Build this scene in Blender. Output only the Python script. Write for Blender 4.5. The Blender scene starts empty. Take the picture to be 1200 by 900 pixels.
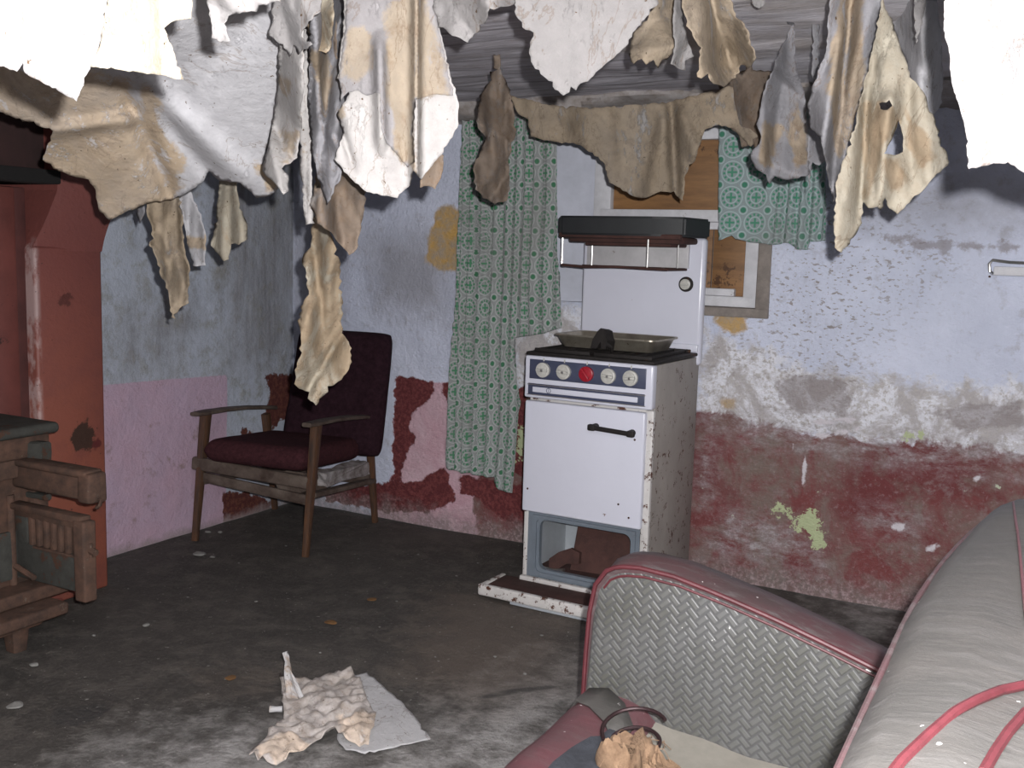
import bpy, bmesh, math, random
import numpy as np
from mathutils import Vector, Matrix, noise as mn
from mathutils.geometry import delaunay_2d_cdt
random.seed(7)
C = bpy.context.scene.collection
PI = math.pi
# ------------------------------------------------------------------ camera
FOC = 1200.0; H = 1.33
CAM = Vector((3.449, -4.084, H))
_a = math.radians(118.0); _p = math.atan(155 / 1200.0); _r = math.atan(0.03)
Fh = Vector((math.cos(_a), math.sin(_a), 0)); Rh = Vector((math.sin(_a), -math.cos(_a), 0)); Z = Vector((0, 0, 1))
F = Fh * math.cos(_p) - Z * math.sin(_p); _U = Z * math.cos(_p) + Fh * math.sin(_p)
R = Rh * math.cos(_r) + _U * math.sin(_r); U = -Rh * math.sin(_r) + _U * math.cos(_r)
cd = bpy.data.cameras.new('camera'); cam = bpy.data.objects.new('camera', cd); C.objects.link(cam)
cd.sensor_width = 36; cd.lens = 36.0; cd.clip_start = 0.02
cam.matrix_world = Matrix(((R.x, U.x, -F.x, CAM.x), (R.y, U.y, -F.y, CAM.y), (R.z, U.z, -F.z, CAM.z), (0, 0, 0, 1)))
bpy.context.scene.camera = cam
# ------------------------------------------------------------------ light
w = bpy.data.worlds.new('world'); bpy.context.scene.world = w; w.use_nodes = True
w.node_tree.nodes['Background'].inputs[0].default_value = (0.86, 0.92, 1.0, 1)
w.node_tree.nodes['Background'].inputs[1].default_value = 0.16
fl = bpy.data.lights.new('camera_flash', 'POINT'); fl.energy = 410; fl.shadow_soft_size = 0.010; fl.color = (1.0, 0.985, 0.99)
flo = bpy.data.objects.new('camera_flash', fl); C.objects.link(flo); flo.location = CAM + R * 0.042 + U * 0.045
vs = bpy.context.scene.view_settings
vs.view_transform = 'Standard'; vs.look = 'None'; vs.gamma = 1; vs.exposure = 0.0; vs.use_curve_mapping = False
CEIL = 1.965

# ------------------------------------------------------------------ picking points of the place
def ray(x, y): return F + R * ((x - 600) / FOC) - U * ((y - 450) / FOC)
def on(x, y, n, k):
    n = Vector(n); d = ray(x, y); return CAM + d * ((k - n.dot(CAM)) / n.dot(d))
def on_x(x, y, k): return on(x, y, (1, 0, 0), k)
def on_y(x, y, k=0.0): return on(x, y, (0, 1, 0), k)
def on_z(x, y, k=0.0): return on(x, y, (0, 0, 1), k)

# ------------------------------------------------------------------ materials
class G:
    def __init__(s, name):
        s.m = bpy.data.materials.new(name); s.m.use_nodes = True
        s.nt = s.m.node_tree; s.b = s.nt.nodes['Principled BSDF']; s.co = None
    def n(s, t, **k):
        x = s.nt.nodes.new(t)
        for a, v in k.items(): setattr(x, a, v)
        return x
    def l(s, a, b): s.nt.links.new(a, b)
    def put(s, inp, v):
        if isinstance(v, (int, float)): inp.default_value = v
        elif isinstance(v, tuple): inp.default_value = v + (1,) if len(v) == 3 and inp.type == 'RGBA' else v
        else: s.l(v, inp)
    def coord(s, scale=(1, 1, 1), kind='Object'):
        if kind == 'UV': src = s.n('ShaderNodeTexCoord').outputs['UV']
        else: src = s.n('ShaderNodeTexCoord').outputs['Object']
        mp = s.n('ShaderNodeMapping'); mp.inputs['Scale'].default_value = scale; s.l(src, mp.inputs['Vector']); return mp.outputs[0]
    def noise(s, sc, det=4, rough=.6, scale=(1, 1, 1), dist=0.0, kind='Object'):
        t = s.n('ShaderNodeTexNoise'); t.inputs['Scale'].default_value = sc; t.inputs['Detail'].default_value = det
        t.inputs['Roughness'].default_value = rough; t.inputs['Distortion'].default_value = dist
        s.l(s.coord(scale, kind), t.inputs['Vector']); return t.outputs['Fac']
    def voro(s, sc, scale=(1, 1, 1), feat='F1', kind='Object'):
        t = s.n('ShaderNodeTexVoronoi', feature=feat); t.inputs['Scale'].default_value = sc
        s.l(s.coord(scale, kind), t.inputs['Vector']); return t.outputs['Distance']
    def attr(s, nm): return s.n('ShaderNodeAttribute', attribute_name=nm).outputs['Fac']
    def math(s, op, a, b=0.0, c=0.0, clamp=False):
        m = s.n('ShaderNodeMath', operation=op, use_clamp=clamp)
        for i, v in enumerate((a, b, c)): s.put(m.inputs[i], v)
        return m.outputs[0]
    def step(s, v, a, b):
        m = s.n('ShaderNodeMapRange'); s.put(m.inputs[0], v); m.inputs[1].default_value = a; m.inputs[2].default_value = b; m.clamp = True
        return m.outputs[0]
    def mix(s, f, a, b, mode='MIX'):
        m = s.n('ShaderNodeMix', data_type='RGBA', blend_type=mode); s.put(m.inputs[0], f); s.put(m.inputs[6], a); s.put(m.inputs[7], b)
        return m.outputs[2]
    def bump(s, h, strength=.5, dist=.01):
        b = s.n('ShaderNodeBump'); b.inputs['Strength'].default_value = strength; b.inputs['Distance'].default_value = dist
        s.l(h, b.inputs['Height']); s.l(b.outputs[0], s.b.inputs['Normal'])
    def done(s, col, rough=.8, metal=0.0, spec=None):
        s.put(s.b.inputs['Base Color'], col); s.put(s.b.inputs['Roughness'], rough); s.put(s.b.inputs['Metallic'], metal)
        if spec is not None: s.b.inputs['Specular IOR Level'].default_value = spec
        return s.m

def ragged(g, name, n, amp, soft=.004):          # a worn edge round a painted region: distance in metres plus noise
    return g.step(g.math('ADD', g.attr(name), g.math('MULTIPLY', g.math('SUBTRACT', n, .5), amp)), -soft, soft)

def m_backwall():
    g = G('old_plaster_back')
    n1 = g.noise(2.2, 6, .65); n2 = g.noise(14, 8, .7); n3 = g.noise(60, 5, .7); n4 = g.noise(6, 7, .7, (1, 1, 1), .6)
    col = g.mix(g.step(n1, .35, .7), (.74, .78, .93), (.58, .62, .76))
    col = g.mix(g.math('MULTIPLY', g.step(n2, .56, .68), .40), col, (.36, .34, .35))
    # eroded lower plaster
    er = ragged(g, 'a_erode', n2, .28, .03)
    erc = g.mix(g.step(n4, .46, .56), (.88, .88, .93), (.46, .42, .40))
    erc = g.mix(g.step(n3, .5, .62), erc, (.52, .48, .44))
    col = g.mix(g.math('MULTIPLY', er, .85), col, erc)
    pit = g.math('MULTIPLY', g.step(g.noise(42, 4, .6, (1, 1, 2.0)), .57, .62), g.step(g.math('ADD', g.attr('a_pits'), g.math('MULTIPLY', g.math('SUBTRACT', n1, .5), .8)), -.25, .15))
    col = g.mix(g.math('MULTIPLY', pit, .85), col, (.28, .24, .22))
    dm = ragged(g, 'a_damp', n2, .22, .10)
    col = g.mix(g.math('MULTIPLY', dm, .65), col, (.30, .29, .31))
    cr = ragged(g, 'a_crack', n2, .10, .006)
    col = g.mix(g.math('MULTIPLY', cr, .6), col, (.26, .22, .22))
    yel = ragged(g, 'a_ochre', n2, .09, .008)
    col = g.mix(yel, col, g.mix(g.step(n2, .4, .6), (.62, .38, .12), (.45, .36, .26)))
    # painted dado
    pk = ragged(g, 'a_pink', n2, .10, .004)
    col = g.mix(pk, col, g.mix(g.step(n4, .4, .65), (.60, .37, .43), (.70, .50, .56)))
    rd = ragged(g, 'a_red', n4, .20, .010)
    rc = g.mix(g.step(n4, .42, .60), (.20, .055, .055), (.215, .145, .130))
    rc = g.mix(g.step(n1, .46, .58), rc, (.165, .040, .042))
    rc = g.mix(g.math('MULTIPLY', g.step(g.noise(3.4, 8, .7), .52, .64), .75), rc, (.21, .18, .155))
    rc = g.mix(g.math('MULTIPLY', g.step(n3, .56, .66), .45), rc, (.36, .25, .26))
    rc = g.mix(g.math('MULTIPLY', g.step(g.noise(11, 8, .75), .55, .66), .6), rc, (.30, .24, .24))
    rc = g.mix(g.step(g.noise(22, 5, .6), .70, .715), rc, (.55, .58, .44))
    col = g.mix(rd, col, rc)
    chk = g.math('MULTIPLY', ragged(g, 'a_chalk', n2, .22, .05), g.step(g.noise(9, 8, .75, (1, 1, 2.5)), .42, .62))
    col = g.mix(g.math('MULTIPLY', chk, .75), col, g.mix(g.step(n3, .4, .6), (.56, .53, .56), (.30, .27, .27)))
    mr = ragged(g, 'a_maroon', n2, .09, .004)
    col = g.mix(mr, col, g.mix(g.step(n3, .45, .6), (.12, .022, .025), (.21, .05, .05)))
    gr = ragged(g, 'a_green', g.noise(28, 7, .75), .20, .002)
    col = g.mix(gr, col, (.50, .56, .33))
    wh = ragged(g, 'a_white', n2, .05, .003)
    col = g.mix(wh, col, (.70, .66, .70))
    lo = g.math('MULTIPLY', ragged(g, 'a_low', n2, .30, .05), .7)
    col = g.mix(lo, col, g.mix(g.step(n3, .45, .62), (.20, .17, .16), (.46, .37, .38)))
    hh = g.math('ADD', g.math('MULTIPLY', n2, .6), g.math('MULTIPLY', n3, .3))
    hh = g.math('SUBTRACT', hh, g.math('MULTIPLY', mr, .08))
    g.bump(hh, .9, .03)
    return g.done(col, .8)

def m_leftwall():
    g = G('old_plaster_left')
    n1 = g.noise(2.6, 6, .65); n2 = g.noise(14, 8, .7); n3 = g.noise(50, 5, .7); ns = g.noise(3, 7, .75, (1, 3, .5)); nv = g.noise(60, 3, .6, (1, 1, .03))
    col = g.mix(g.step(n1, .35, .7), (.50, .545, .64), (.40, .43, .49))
    dm = ragged(g, 'a_damp', n2, .5, .12)
    col = g.mix(g.math('MULTIPLY', dm, g.math('MULTIPLY', g.step(ns, .25, .62), .85)), col, (.20, .195, .20))
    col = g.mix(g.math('MULTIPLY', g.math('MULTIPLY', dm, g.step(nv, .45, .65)), .3), col, (.42, .42, .46))
    col = g.mix(g.math('MULTIPLY', g.step(g.noise(7, 9, .78), .50, .64), .6), col, (.27, .26, .22))
    pk = ragged(g, 'a_pink', n3, .012, .002)
    pc = g.mix(g.step(n1, .4, .65), (.52, .36, .45), (.50, .38, .49))
    pc = g.mix(g.math('MULTIPLY', g.step(g.noise(10, 8, .75), .56, .66), .65), pc, (.25, .18, .14))
    col = g.mix(pk, col, pc)
    mr = ragged(g, 'a_maroon', n2, .12, .004)
    col = g.mix(mr, col, g.mix(g.step(n3, .45, .6), (.085, .02, .018), (.15, .05, .032)))
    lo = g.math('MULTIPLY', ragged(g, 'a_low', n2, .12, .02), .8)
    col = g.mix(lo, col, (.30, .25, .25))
    g.bump(g.math('ADD', g.math('MULTIPLY', n2, .6), g.math('MULTIPLY', n3, .3)), .8, .02)
    return g.done(col, .8)

def m_floor():
    g = G('dirty_concrete')  # oily, trodden concrete
    n1 = g.noise(1.6, 7, .65); n2 = g.noise(9, 8, .7); n3 = g.noise(70, 5, .7)
    col = g.mix(g.step(n1, .35, .68), (.040, .036, .032), (.072, .064, .057))
    col = g.mix(g.math('MULTIPLY', g.step(n2, .48, .62), .6), col, (.125, .110, .096))
    sc = g.step(g.noise(3, 8, .75, (1, 4, 1), 1.5), .58, .68)
    col = g.mix(g.math('MULTIPLY', sc, .35), col, (.15, .14, .13))
    du = ragged(g, 'a_dust_falloff', n2, .7, .18)
    col = g.mix(g.math('MULTIPLY', du, g.step(n2, .32, .6)), col, (.33, .32, .31))  # dust together with flash falloff on the near floor, painted as paler colour
    br = ragged(g, 'a_brown', n2, .6, .12)
    col = g.mix(g.math('MULTIPLY', br, .55), col, (.15, .115, .09))
    ma = ragged(g, 'a_mark', n2, .05, .006)
    col = g.mix(g.math('MULTIPLY', ma, .8), col, (.035, .033, .032))
    col = g.mix(g.step(g.noise(60, 3, .5), .70, .72), col, (.26, .25, .23))
    col = g.mix(g.math('MULTIPLY', g.step(n3, .48, .66), .35), col, (.15, .135, .12))
    g.bump(g.math('ADD', g.math('MULTIPLY', n2, .7), g.math('MULTIPLY', n3, .4)), .9, .018)
    return g.done(col, .75)

def m_ceiling():
    g = G('peeled_ceiling_boards')
    n1 = g.noise(3, 7, .7, (1, 6, 1), .4); n2 = g.noise(20, 6, .7, (1, 2, 1))
    wv = g.n('ShaderNodeTexWave', wave_type='BANDS', bands_direction='Y'); wv.inputs['Scale'].default_value = 2.2
    wv.inputs['Distortion'].default_value = 1.5; wv.inputs['Detail'].default_value = 3
    g.l(g.coord(), wv.inputs['Vector'])
    col = g.mix(g.step(n1, .35, .65), (.62, .60, .66), (.38, .35, .37))
    col = g.mix(g.math('MULTIPLY', g.step(n2, .55, .7), .5), col, (.28, .24, .23))
    col = g.mix(g.math('MULTIPLY', g.step(wv.outputs['Fac'], .06, .0), .5), col, (.10, .09, .09))
    sx = g.n('ShaderNodeSeparateXYZ'); g.l(g.coord(), sx.inputs[0])
    pl = g.step(g.math('ADD', sx.outputs[0], g.math('MULTIPLY', g.math('SUBTRACT', g.noise(3, 6, .7), .5), .8)), 2.18, 2.22)
    col = g.mix(g.math('MULTIPLY', pl, .9), col, g.mix(g.step(g.noise(4, 7, .7), .4, .62), (.56, .54, .57), (.40, .36, .34)))
    g.bump(g.math('ADD', n1, g.math('MULTIPLY', wv.outputs['Fac'], .25)), .6, .03)
    return g.done(col, .85)

def m_paper(name, base, base2, stain, amt, stain2=(.30, .19, .11), veins=.35):
    g = G(name); K = .56
    base, base2, stain, stain2 = [tuple(v * K for v in c) for c in (base, base2, stain, stain2)]
    stain = tuple(a * .78 + b * .22 for a, b in zip(stain, (sum(stain) / 3,) * 3))
    n1 = g.noise(7, 7, .68, dist=.5); n2 = g.noise(30, 8, .7); n3 = g.noise(4, 5, .6)
    col = g.mix(g.step(n2, .35, .65), base, base2)
    t = g.math('ADD', g.attr('a_stain'), g.math('MULTIPLY', g.math('SUBTRACT', n1, .5), .10))
    t = g.step(t, -.004 - .05 * amt, .006 - .05 * amt)
    sc = g.mix(g.step(n1, .40, .64), stain, tuple(min(1, c * 1.35) for c in stain))
    sc = g.mix(g.math('MULTIPLY', g.step(n2, .5, .66), .5), sc, stain2)
    sc = g.mix(g.math('MULTIPLY', g.step(g.noise(18, 7, .75, (1, 1, .5)), .60, .64), .65), sc, base)
    col = g.mix(t, col, sc)
    col = g.mix(g.math('MULTIPLY', g.step(g.noise(12, 8, .75), .60, .70), veins), col, stain2)
    rid = g.math('ABSOLUTE', g.math('SUBTRACT', g.noise(5.5, 6, .6, (1, 1, .6), 1.0), .5))
    col = g.mix(g.math('MULTIPLY', g.step(rid, .010, .002), .45), col, tuple(v * .75 for v in stain2))
    col = g.mix(g.math('MULTIPLY', g.step(g.noise(3.2, 7, .7, (1, 1, .7)), .42, .66), .30), col, tuple(v * .62 for v in base))
    fk = g.math('MULTIPLY', g.step(g.noise(24, 8, .8, (1, 1, .35)), .58, .61), g.step(g.noise(4.5, 3, .6), .46, .54))
    col = g.mix(g.math('MULTIPLY', fk, .7), col, tuple(min(1, v * 1.12) for v in base))
    col = g.mix(g.step(g.noise(95, 3, .5), .71, .73), col, tuple(v * .5 for v in stain2))
    g.bump(g.math('ADD', g.math('MULTIPLY', n2, .8), g.math('ADD', g.math('MULTIPLY', fk, .5), g.math('MULTIPLY', n3, .6))), .6, .01)
    m = g.done(col, .85, spec=.2); return m

def m_plain(name, c, rough=.6, metal=0.0, var=.25, sc=20, bump=.3, c2=None, rust=0.0, rustc=(.10, .035, .018), rsc=12, stretch=(1, 1, 1), spec=None):
    g = G(name); n = g.noise(sc, 6, .7, stretch)
    col = g.mix(g.step(n, .35, .68), c, c2 or tuple(v * (1 - var) for v in c))
    if rust > 0:
        r = g.step(g.noise(rsc, 7, .75), .74 - rust * .36, .76 - rust * .36)
        col = g.mix(r, col, g.mix(n, rustc, tuple(v * .4 for v in rustc)))
    if bump: g.bump(n, bump, .004)
    return g.done(col, rough, metal, spec)

def m_curtain(name, tint, green):
    g = G(name)
    P_ = .098
    uv = g.n('ShaderNodeTexCoord').outputs['UV']
    sx = g.n('ShaderNodeSeparateXYZ'); g.l(uv, sx.inputs[0])
    def cell(off):
        fu = g.math('SUBTRACT', g.math('FRACT', g.math('ADD', g.math('DIVIDE', sx.outputs[0], P_), off)), .5)
        fv = g.math('SUBTRACT', g.math('FRACT', g.math('ADD', g.math('DIVIDE', sx.outputs[1], P_), off)), .5)
        d = g.math('SQRT', g.math('ADD', g.math('MULTIPLY', fu, fu), g.math('MULTIPLY', fv, fv)))
        return fu, fv, d, g.math('ARCTAN2', fv, fu)
    fu, fv, d, an = cell(0.5); _, _, d2, an2 = cell(0.0)
    nf = g.noise(900, 2, .5, kind='UV'); n2 = g.noise(260, 3, .6, kind='UV'); nd = g.noise(4, 5, .6)
    col = g.mix(g.step(nf, .4, .6), tuple(v * .62 for v in tint), tint)
    col = g.mix(g.math('MULTIPLY', g.step(n2, .45, .6), .6), col, (.26, .26, .27))
    def band(x, a, b, e=.012): return g.math('MULTIPLY', g.step(x, a - e, a + e), g.step(x, b + e, b - e))
    pale = tuple(min(1, v * 1.18) for v in tint)
    col = g.mix(band(d, .415, .455), col, pale)
    petal = g.step(g.math('SINE', g.math('MULTIPLY', an, 12)), -.3, .2)
    col = g.mix(g.math('MULTIPLY', band(d, .28, .375), petal), col, green)
    col = g.mix(band(d, .215, .25), col, pale)
    cross = g.step(g.math('MINIMUM', g.math('ABSOLUTE', fu), g.math('ABSOLUTE', fv)), .05, .03)
    sp = g.step(g.math('COSINE', g.math('MULTIPLY', an, 4)), .0, .4)
    inner = g.math('MAXIMUM', g.math('MULTIPLY', cross, g.step(d, .20, .18)), g.math('MULTIPLY', band(d, .10, .16), sp))
    col = g.mix(inner, col, green)
    # dots between, each in a pale lozenge
    col = g.mix(band(d2, .135, .175), col, pale)
    col = g.mix(g.step(d2, .115, .10), col, tuple(v * .8 for v in green))
    col = g.mix(g.math('MULTIPLY', g.step(nd, .5, .7), .4), col, (.22, .215, .205))
    g.bump(nf, .3, .002)
    g.b.inputs['Sheen Weight'].default_value = .1
    return g.done(col, .9, spec=.15)

def m_plate():            # diamond pattern pressed into grey vinyl: diagonal basket weave of short bars
    g = G('patterned_grey_vinyl')
    uv = g.n('ShaderNodeTexCoord').outputs['Object']
    sx = g.n('ShaderNodeSeparateXYZ'); g.l(uv, sx.inputs[0])
    k = 1 / .0215      # herringbone of short bars, two cells long and one wide, set at 45 degrees
    a = g.math('ADD', g.math('MULTIPLY', g.math('ADD', sx.outputs[0], sx.outputs[2]), k), 200.0); b = g.math('ADD', g.math('MULTIPLY', g.math('SUBTRACT', sx.outputs[2], sx.outputs[0]), k), 200.0)
    fa = g.math('FRACT', a); fb = g.math('FRACT', b)
    kk = g.math('MODULO', g.math('ADD', g.math('SUBTRACT', g.math('FLOOR', a), g.math('FLOOR', b)), 400.0), 4.0)
    def eq(v): return g.math('COMPARE', kk, float(v), .4)
    hz = g.math('ADD', eq(0), eq(1))
    al = g.math('ADD', g.math('MULTIPLY', hz, g.math('ADD', fa, eq(1))), g.math('MULTIPLY', g.math('SUBTRACT', 1.0, hz), g.math('ADD', fb, eq(2))))
    ac = g.math('ADD', g.math('MULTIPLY', hz, fb), g.math('MULTIPLY', g.math('SUBTRACT', 1.0, hz), fa))
    h = g.math('MULTIPLY', g.step(g.math('MINIMUM', al, g.math('SUBTRACT', 2.0, al)), .08, .24), g.step(g.math('MINIMUM', ac, g.math('SUBTRACT', 1.0, ac)), .10, .26))
    n = g.noise(5, 6, .65); n2 = g.noise(60, 4, .6)
    col = g.mix(g.step(n, .38, .62), (.078, .078, .068), (.112, .113, .110))
    col = g.mix(g.math('MULTIPLY', g.math('SUBTRACT', 1.0, h), .6), col, (.060, .060, .064))
    col = g.mix(g.step(g.noise(38, 3, .5), .735, .75), col, (.6, .6, .58))
    g.bump(g.math('ADD', h, g.math('MULTIPLY', n2, .25)), .38, .003)
    return g.done(col, .48)

def m_vinyl(name, c, c2, dust, amt=.5, scr=.7, rough=.45):
    g = G(name)
    n = g.noise(5, 7, .7); n2 = g.noise(26, 6, .7); n3 = g.noise(9, 6, .7, (1, 5, 5), .3)
    col = g.mix(g.step(n, .4, .6), c, c2)
    col = g.mix(g.math('MULTIPLY', g.step(n3, .5, .66), amt), col, dust)
    col = g.mix(g.math('MULTIPLY', g.step(n2, .6, .72), scr * .5), col, tuple(v * .35 for v in c))
    col = g.mix(g.step(g.noise(55, 3, .5), .73, .745), col, (.75, .73, .72))
    g.bump(g.math('ADD', n2, n3), .25, .006)
    return g.done(col, rough)

def m_redpaint():
    g = G('red_ochre_paint_on_pier')
    n = g.noise(4, 7, .7); n2 = g.noise(22, 7, .7); nb = g.noise(60, 4, .6)
    sx = g.n('ShaderNodeSeparateXYZ'); g.l(g.coord(), sx.inputs[0])
    col = g.mix(g.step(sx.outputs[2], 1.3, .5), (.165, .050, .042), (.235, .072, .045))
    col = g.mix(g.math('MULTIPLY', g.step(n, .45, .62), .6), col, (.15, .048, .042))
    c = on_x(98, 512, .30) - Vector((0, -1.43, 0))
    def spot(c, rad, amp):
        v = g.n('ShaderNodeVectorMath', operation='DISTANCE'); g.l(g.coord(), v.inputs[0]); v.inputs[1].default_value = c
        return g.step(g.math('ADD', v.outputs['Value'], g.math('MULTIPLY', g.math('SUBTRACT', n2, .5), amp)), rad + .004, rad - .004)
    col = g.mix(spot(c, .055, .12), col, (.045, .022, .015))
    col = g.mix(spot(on_x(76, 352, .30) - Vector((0, -1.43, 0)), .025, .09), col, (.09, .025, .02))
    col = g.mix(spot(on_x(114, 520, .30) - Vector((0, -1.43, 0)), .02, .06), col, (.10, .02, .02))
    e = g.math('MULTIPLY', g.step(sx.outputs[1], -.262, -.278), g.step(g.noise(16, 6, .7, (1, 1, .5)), .44, .56))
    col = g.mix(g.math('MULTIPLY', e, .6), col, (.42, .33, .32))  # whitish highlight on the pier's edge painted in, broken up like chips
    col = g.mix(g.step(nb, .68, .70), col, (.07, .025, .02))
    g.bump(g.math('ADD', n2, nb), .35, .006)
    return g.done(col, .55)

M = dict(
    back=m_backwall(), left=m_leftwall(), floor=m_floor(), ceil=m_ceiling(),
    white=m_paper('whitewashed_paper', (.88, .87, .90), (.74, .73, .76), (.66, .49, .31), .1, stain2=(.44, .33, .23), veins=.2),
    flapold=m_paper('old_flap_layer_paper', (.46, .44, .445), (.37, .35, .355), (.47, .37, .25), .0, veins=.35),
    flap=m_paper('whitewashed_flap_paper', (.70, .67, .65), (.60, .57, .55), (.44, .33, .21), 0, veins=.22),
    whiteclean=m_paper('chalky_paper', (.44, .42, .415), (.38, .365, .36), (.38, .28, .18), 0, veins=.12),
    grey=m_paper('greyed_paper', (.44, .435, .46), (.35, .34, .36), (.44, .33, .21), .0, veins=.25),
    tan=m_paper('brown_backing_paper', (.44, .43, .43), (.36, .35, .35), (.44, .335, .215), .95, stain2=(.26, .19, .13)),
    cream=m_paper('cream_paper', (.70, .64, .52), (.60, .52, .40), (.50, .36, .21), .0, veins=.15),
    brownp=m_paper('stained_brown_paper', (.36, .33, .31), (.27, .24, .225), (.30, .215, .15), .5),
    cur=m_curtain('patterned_curtain', (.34, .365, .355), (.065, .215, .115)),
    cur2=m_curtain('patterned_curtain_pale', (.33, .42, .42), (.075, .26, .17)),
    enamel=m_plain('white_enamel', (.66, .67, .76), .22, 0, .04, 5, 0, rust=.12, rsc=16, rustc=(.22, .12, .08)),
    enamelrust=m_plain('chipped_white_enamel', (.62, .60, .58), .4, 0, .15, 12, .3, rust=.52, rsc=26, rustc=(.12, .045, .025)),
    dirtyen=m_plain('grimy_enamel', (.52, .51, .52), .5, 0, .25, 8, .2, rust=.22, rsc=10, rustc=(.22, .15, .10)),
    lining=m_plain('grey_torn_lining', (.36, .34, .34), .9, 0, .5, 16, .5, c2=(.10, .075, .065)),
    side=m_plain('speckled_grey_enamel', (.34, .31, .285), .55, 0, .18, 9, .3, rust=.42, rsc=26, stretch=(1, 1, .6)),
    rust=m_plain('rusted_sheet', (.075, .032, .026), .85, .1, .5, 14, .6),
    rustdk=m_plain('burnt_iron', (.022, .018, .017), .7, .3, .5, 24, .6, rust=.35, rustc=(.10, .04, .02)),
    navy=m_plain('dark_blue_panel', (.065, .075, .125), .35, 0, .2, 20, 0),
    black=m_plain('black_plastic', (.018, .017, .018), .4, 0, .3, 30, .2),
    lid=m_plain('black_enamel_lid', (.016, .018, .020), .6, 0, .3, 12, .2),
    greyen=m_plain('blue_grey_enamel', (.17, .20, .235), .4, 0, .2, 12, .1, rust=.22),
    liner=m_plain('pale_blue_liner', (.40, .43, .46), .4, 0, .2, 8, .1),
    chrome=m_plain('dull_steel', (.55, .54, .52), .3, .9, .3, 20, .1, rust=.25),
    tin=m_plain('roasting_tin', (.42, .38, .31), .38, .8, .4, 14, .3, rust=.35, rustc=(.14, .08, .04)),
    knob=m_plain('ivory_plastic', (.55, .54, .50), .4, 0, .25, 60, .1, rust=.2, rustc=(.2, .14, .1)),
    redk=m_plain('red_plastic', (.38, .015, .03), .35, 0, .3, 60, 0),
    wood=m_plain('weathered_wood', (.135, .105, .085), .7, 0, .5, 10, .6, c2=(.040, .022, .016), stretch=(1, 1, 1)),
    woodleg=m_plain('worn_varnished_wood', (.125, .058, .028), .5, 0, .5, 10, .4, c2=(.045, .030, .024), stretch=(3, 3, .4)),
    maroonf=m_plain('maroon_moquette', (.066, .023, .027), .95, 0, .4, 60, .8, c2=(.034, .013, .016), spec=.1),
    purplef=m_plain('dark_plum_moquette', (.032, .014, .020), .95, 0, .5, 40, .7, spec=.1),
    redpaint=m_redpaint(), redplain=m_plain('red_ochre_paint', (.235, .062, .045), .5, 0, .25, 4, .25, c2=(.19, .052, .045), rust=.24, rsc=5, rustc=(.07, .02, .015)),
    redpaint2=m_plain('dull_red_paint', (.15, .042, .034), .6, 0, .4, 6, .3, rust=.3, rsc=7, rustc=(.04, .012, .010)),
    brownred=m_plain('dark_brown_red', (.035, .014, .013), .85, 0, .5, 6, .4),  # very dark brown-red for the wall above the mantel bar
    darkred=m_plain('dark_red', (.09, .025, .022), .8, 0, .5, 6, .4),  # darker red for the recessed jamb
    nearblack=m_plain('nearblack', (.008, .007, .007), .95, 0, .4, 6, .3),  # plain near-black for alcove, mantel bar and slot sheet
    iron=m_plain('rusty_cast_iron', (.115, .066, .048), .9, 0, .4, 16, .9, c2=(.048, .034, .028), spec=.15, rust=.30, rustc=(.17, .13, .105), rsc=22),
    irongr=m_plain('cast_iron_grey', (.060, .060, .054), .8, 0, .4, 16, .9, rust=.50, rustc=(.105, .056, .038), rsc=8, spec=.2),
    winwood=m_plain('old_white_window_paint', (.66, .66, .69), .6, 0, .2, 16, .4, rust=.22, rustc=(.30, .25, .22), rsc=14),
    frameold=m_plain('bare_grey_window_casing', (.27, .235, .21), .8, 0, .4, 16, .5),
    ply=m_plain('brown_boarding', (.30, .155, .060), .6, 0, .4, 5, .3, c2=(.14, .070, .030), rust=.46, rsc=4, rustc=(.12, .055, .025), stretch=(.5, 1, 3)),
    plate=m_plate(),
    vback=m_vinyl('dusty_grey_vinyl', (.088, .083, .077), (.068, .066, .062), (.108, .104, .100), .6),
    vred=m_vinyl('faded_red_vinyl', (.088, .046, .050), (.070, .048, .049), (.115, .102, .102), .8),
    vredf=m_vinyl('faded_red_seat_vinyl', (.13, .052, .060), (.11, .055, .060), (.14, .11, .11), .4),
    piping=m_plain('red_piping', (.105, .022, .028), .5, 0, .35, 25, .2),
    cloth=m_plain('cream_lining_cloth', (.26, .245, .21), .9, 0, .2, 14, .3),
    hessian=m_plain('hessian', (.26, .17, .105), .95, 0, .45, 60, .8, c2=(.14, .085, .05)),
    navyvin=m_plain('torn_dark_wadding', (.045, .05, .062), .9, 0, .5, 30, .8),
    spring=m_plain('rusty_spring_steel', (.05, .028, .030), .5, .5, .4, 40, .3),
    chip=m_plain('pale_crumb', (.24, .235, .22), .9), orange=m_plain('orange_peel_crumb', (.17, .085, .03), .9),
    fwhite=m_paper('torn_wallpaper_back', (.90, .89, .90), (.80, .79, .80), (.70, .50, .34), .0, veins=.1),
    fpat=m_paper('torn_wallpaper_face', (.95, .88, .84), (.62, .53, .46), (.95, .74, .56), .1, stain2=(.34, .25, .18), veins=.5),
    beam=m_plain('crumbling_plaster', (.40, .375, .37), .9, 0, .3, 18, .9, c2=(.25, .215, .19), rust=.25, rustc=(.07, .05, .04), rsc=14),
)

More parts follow.
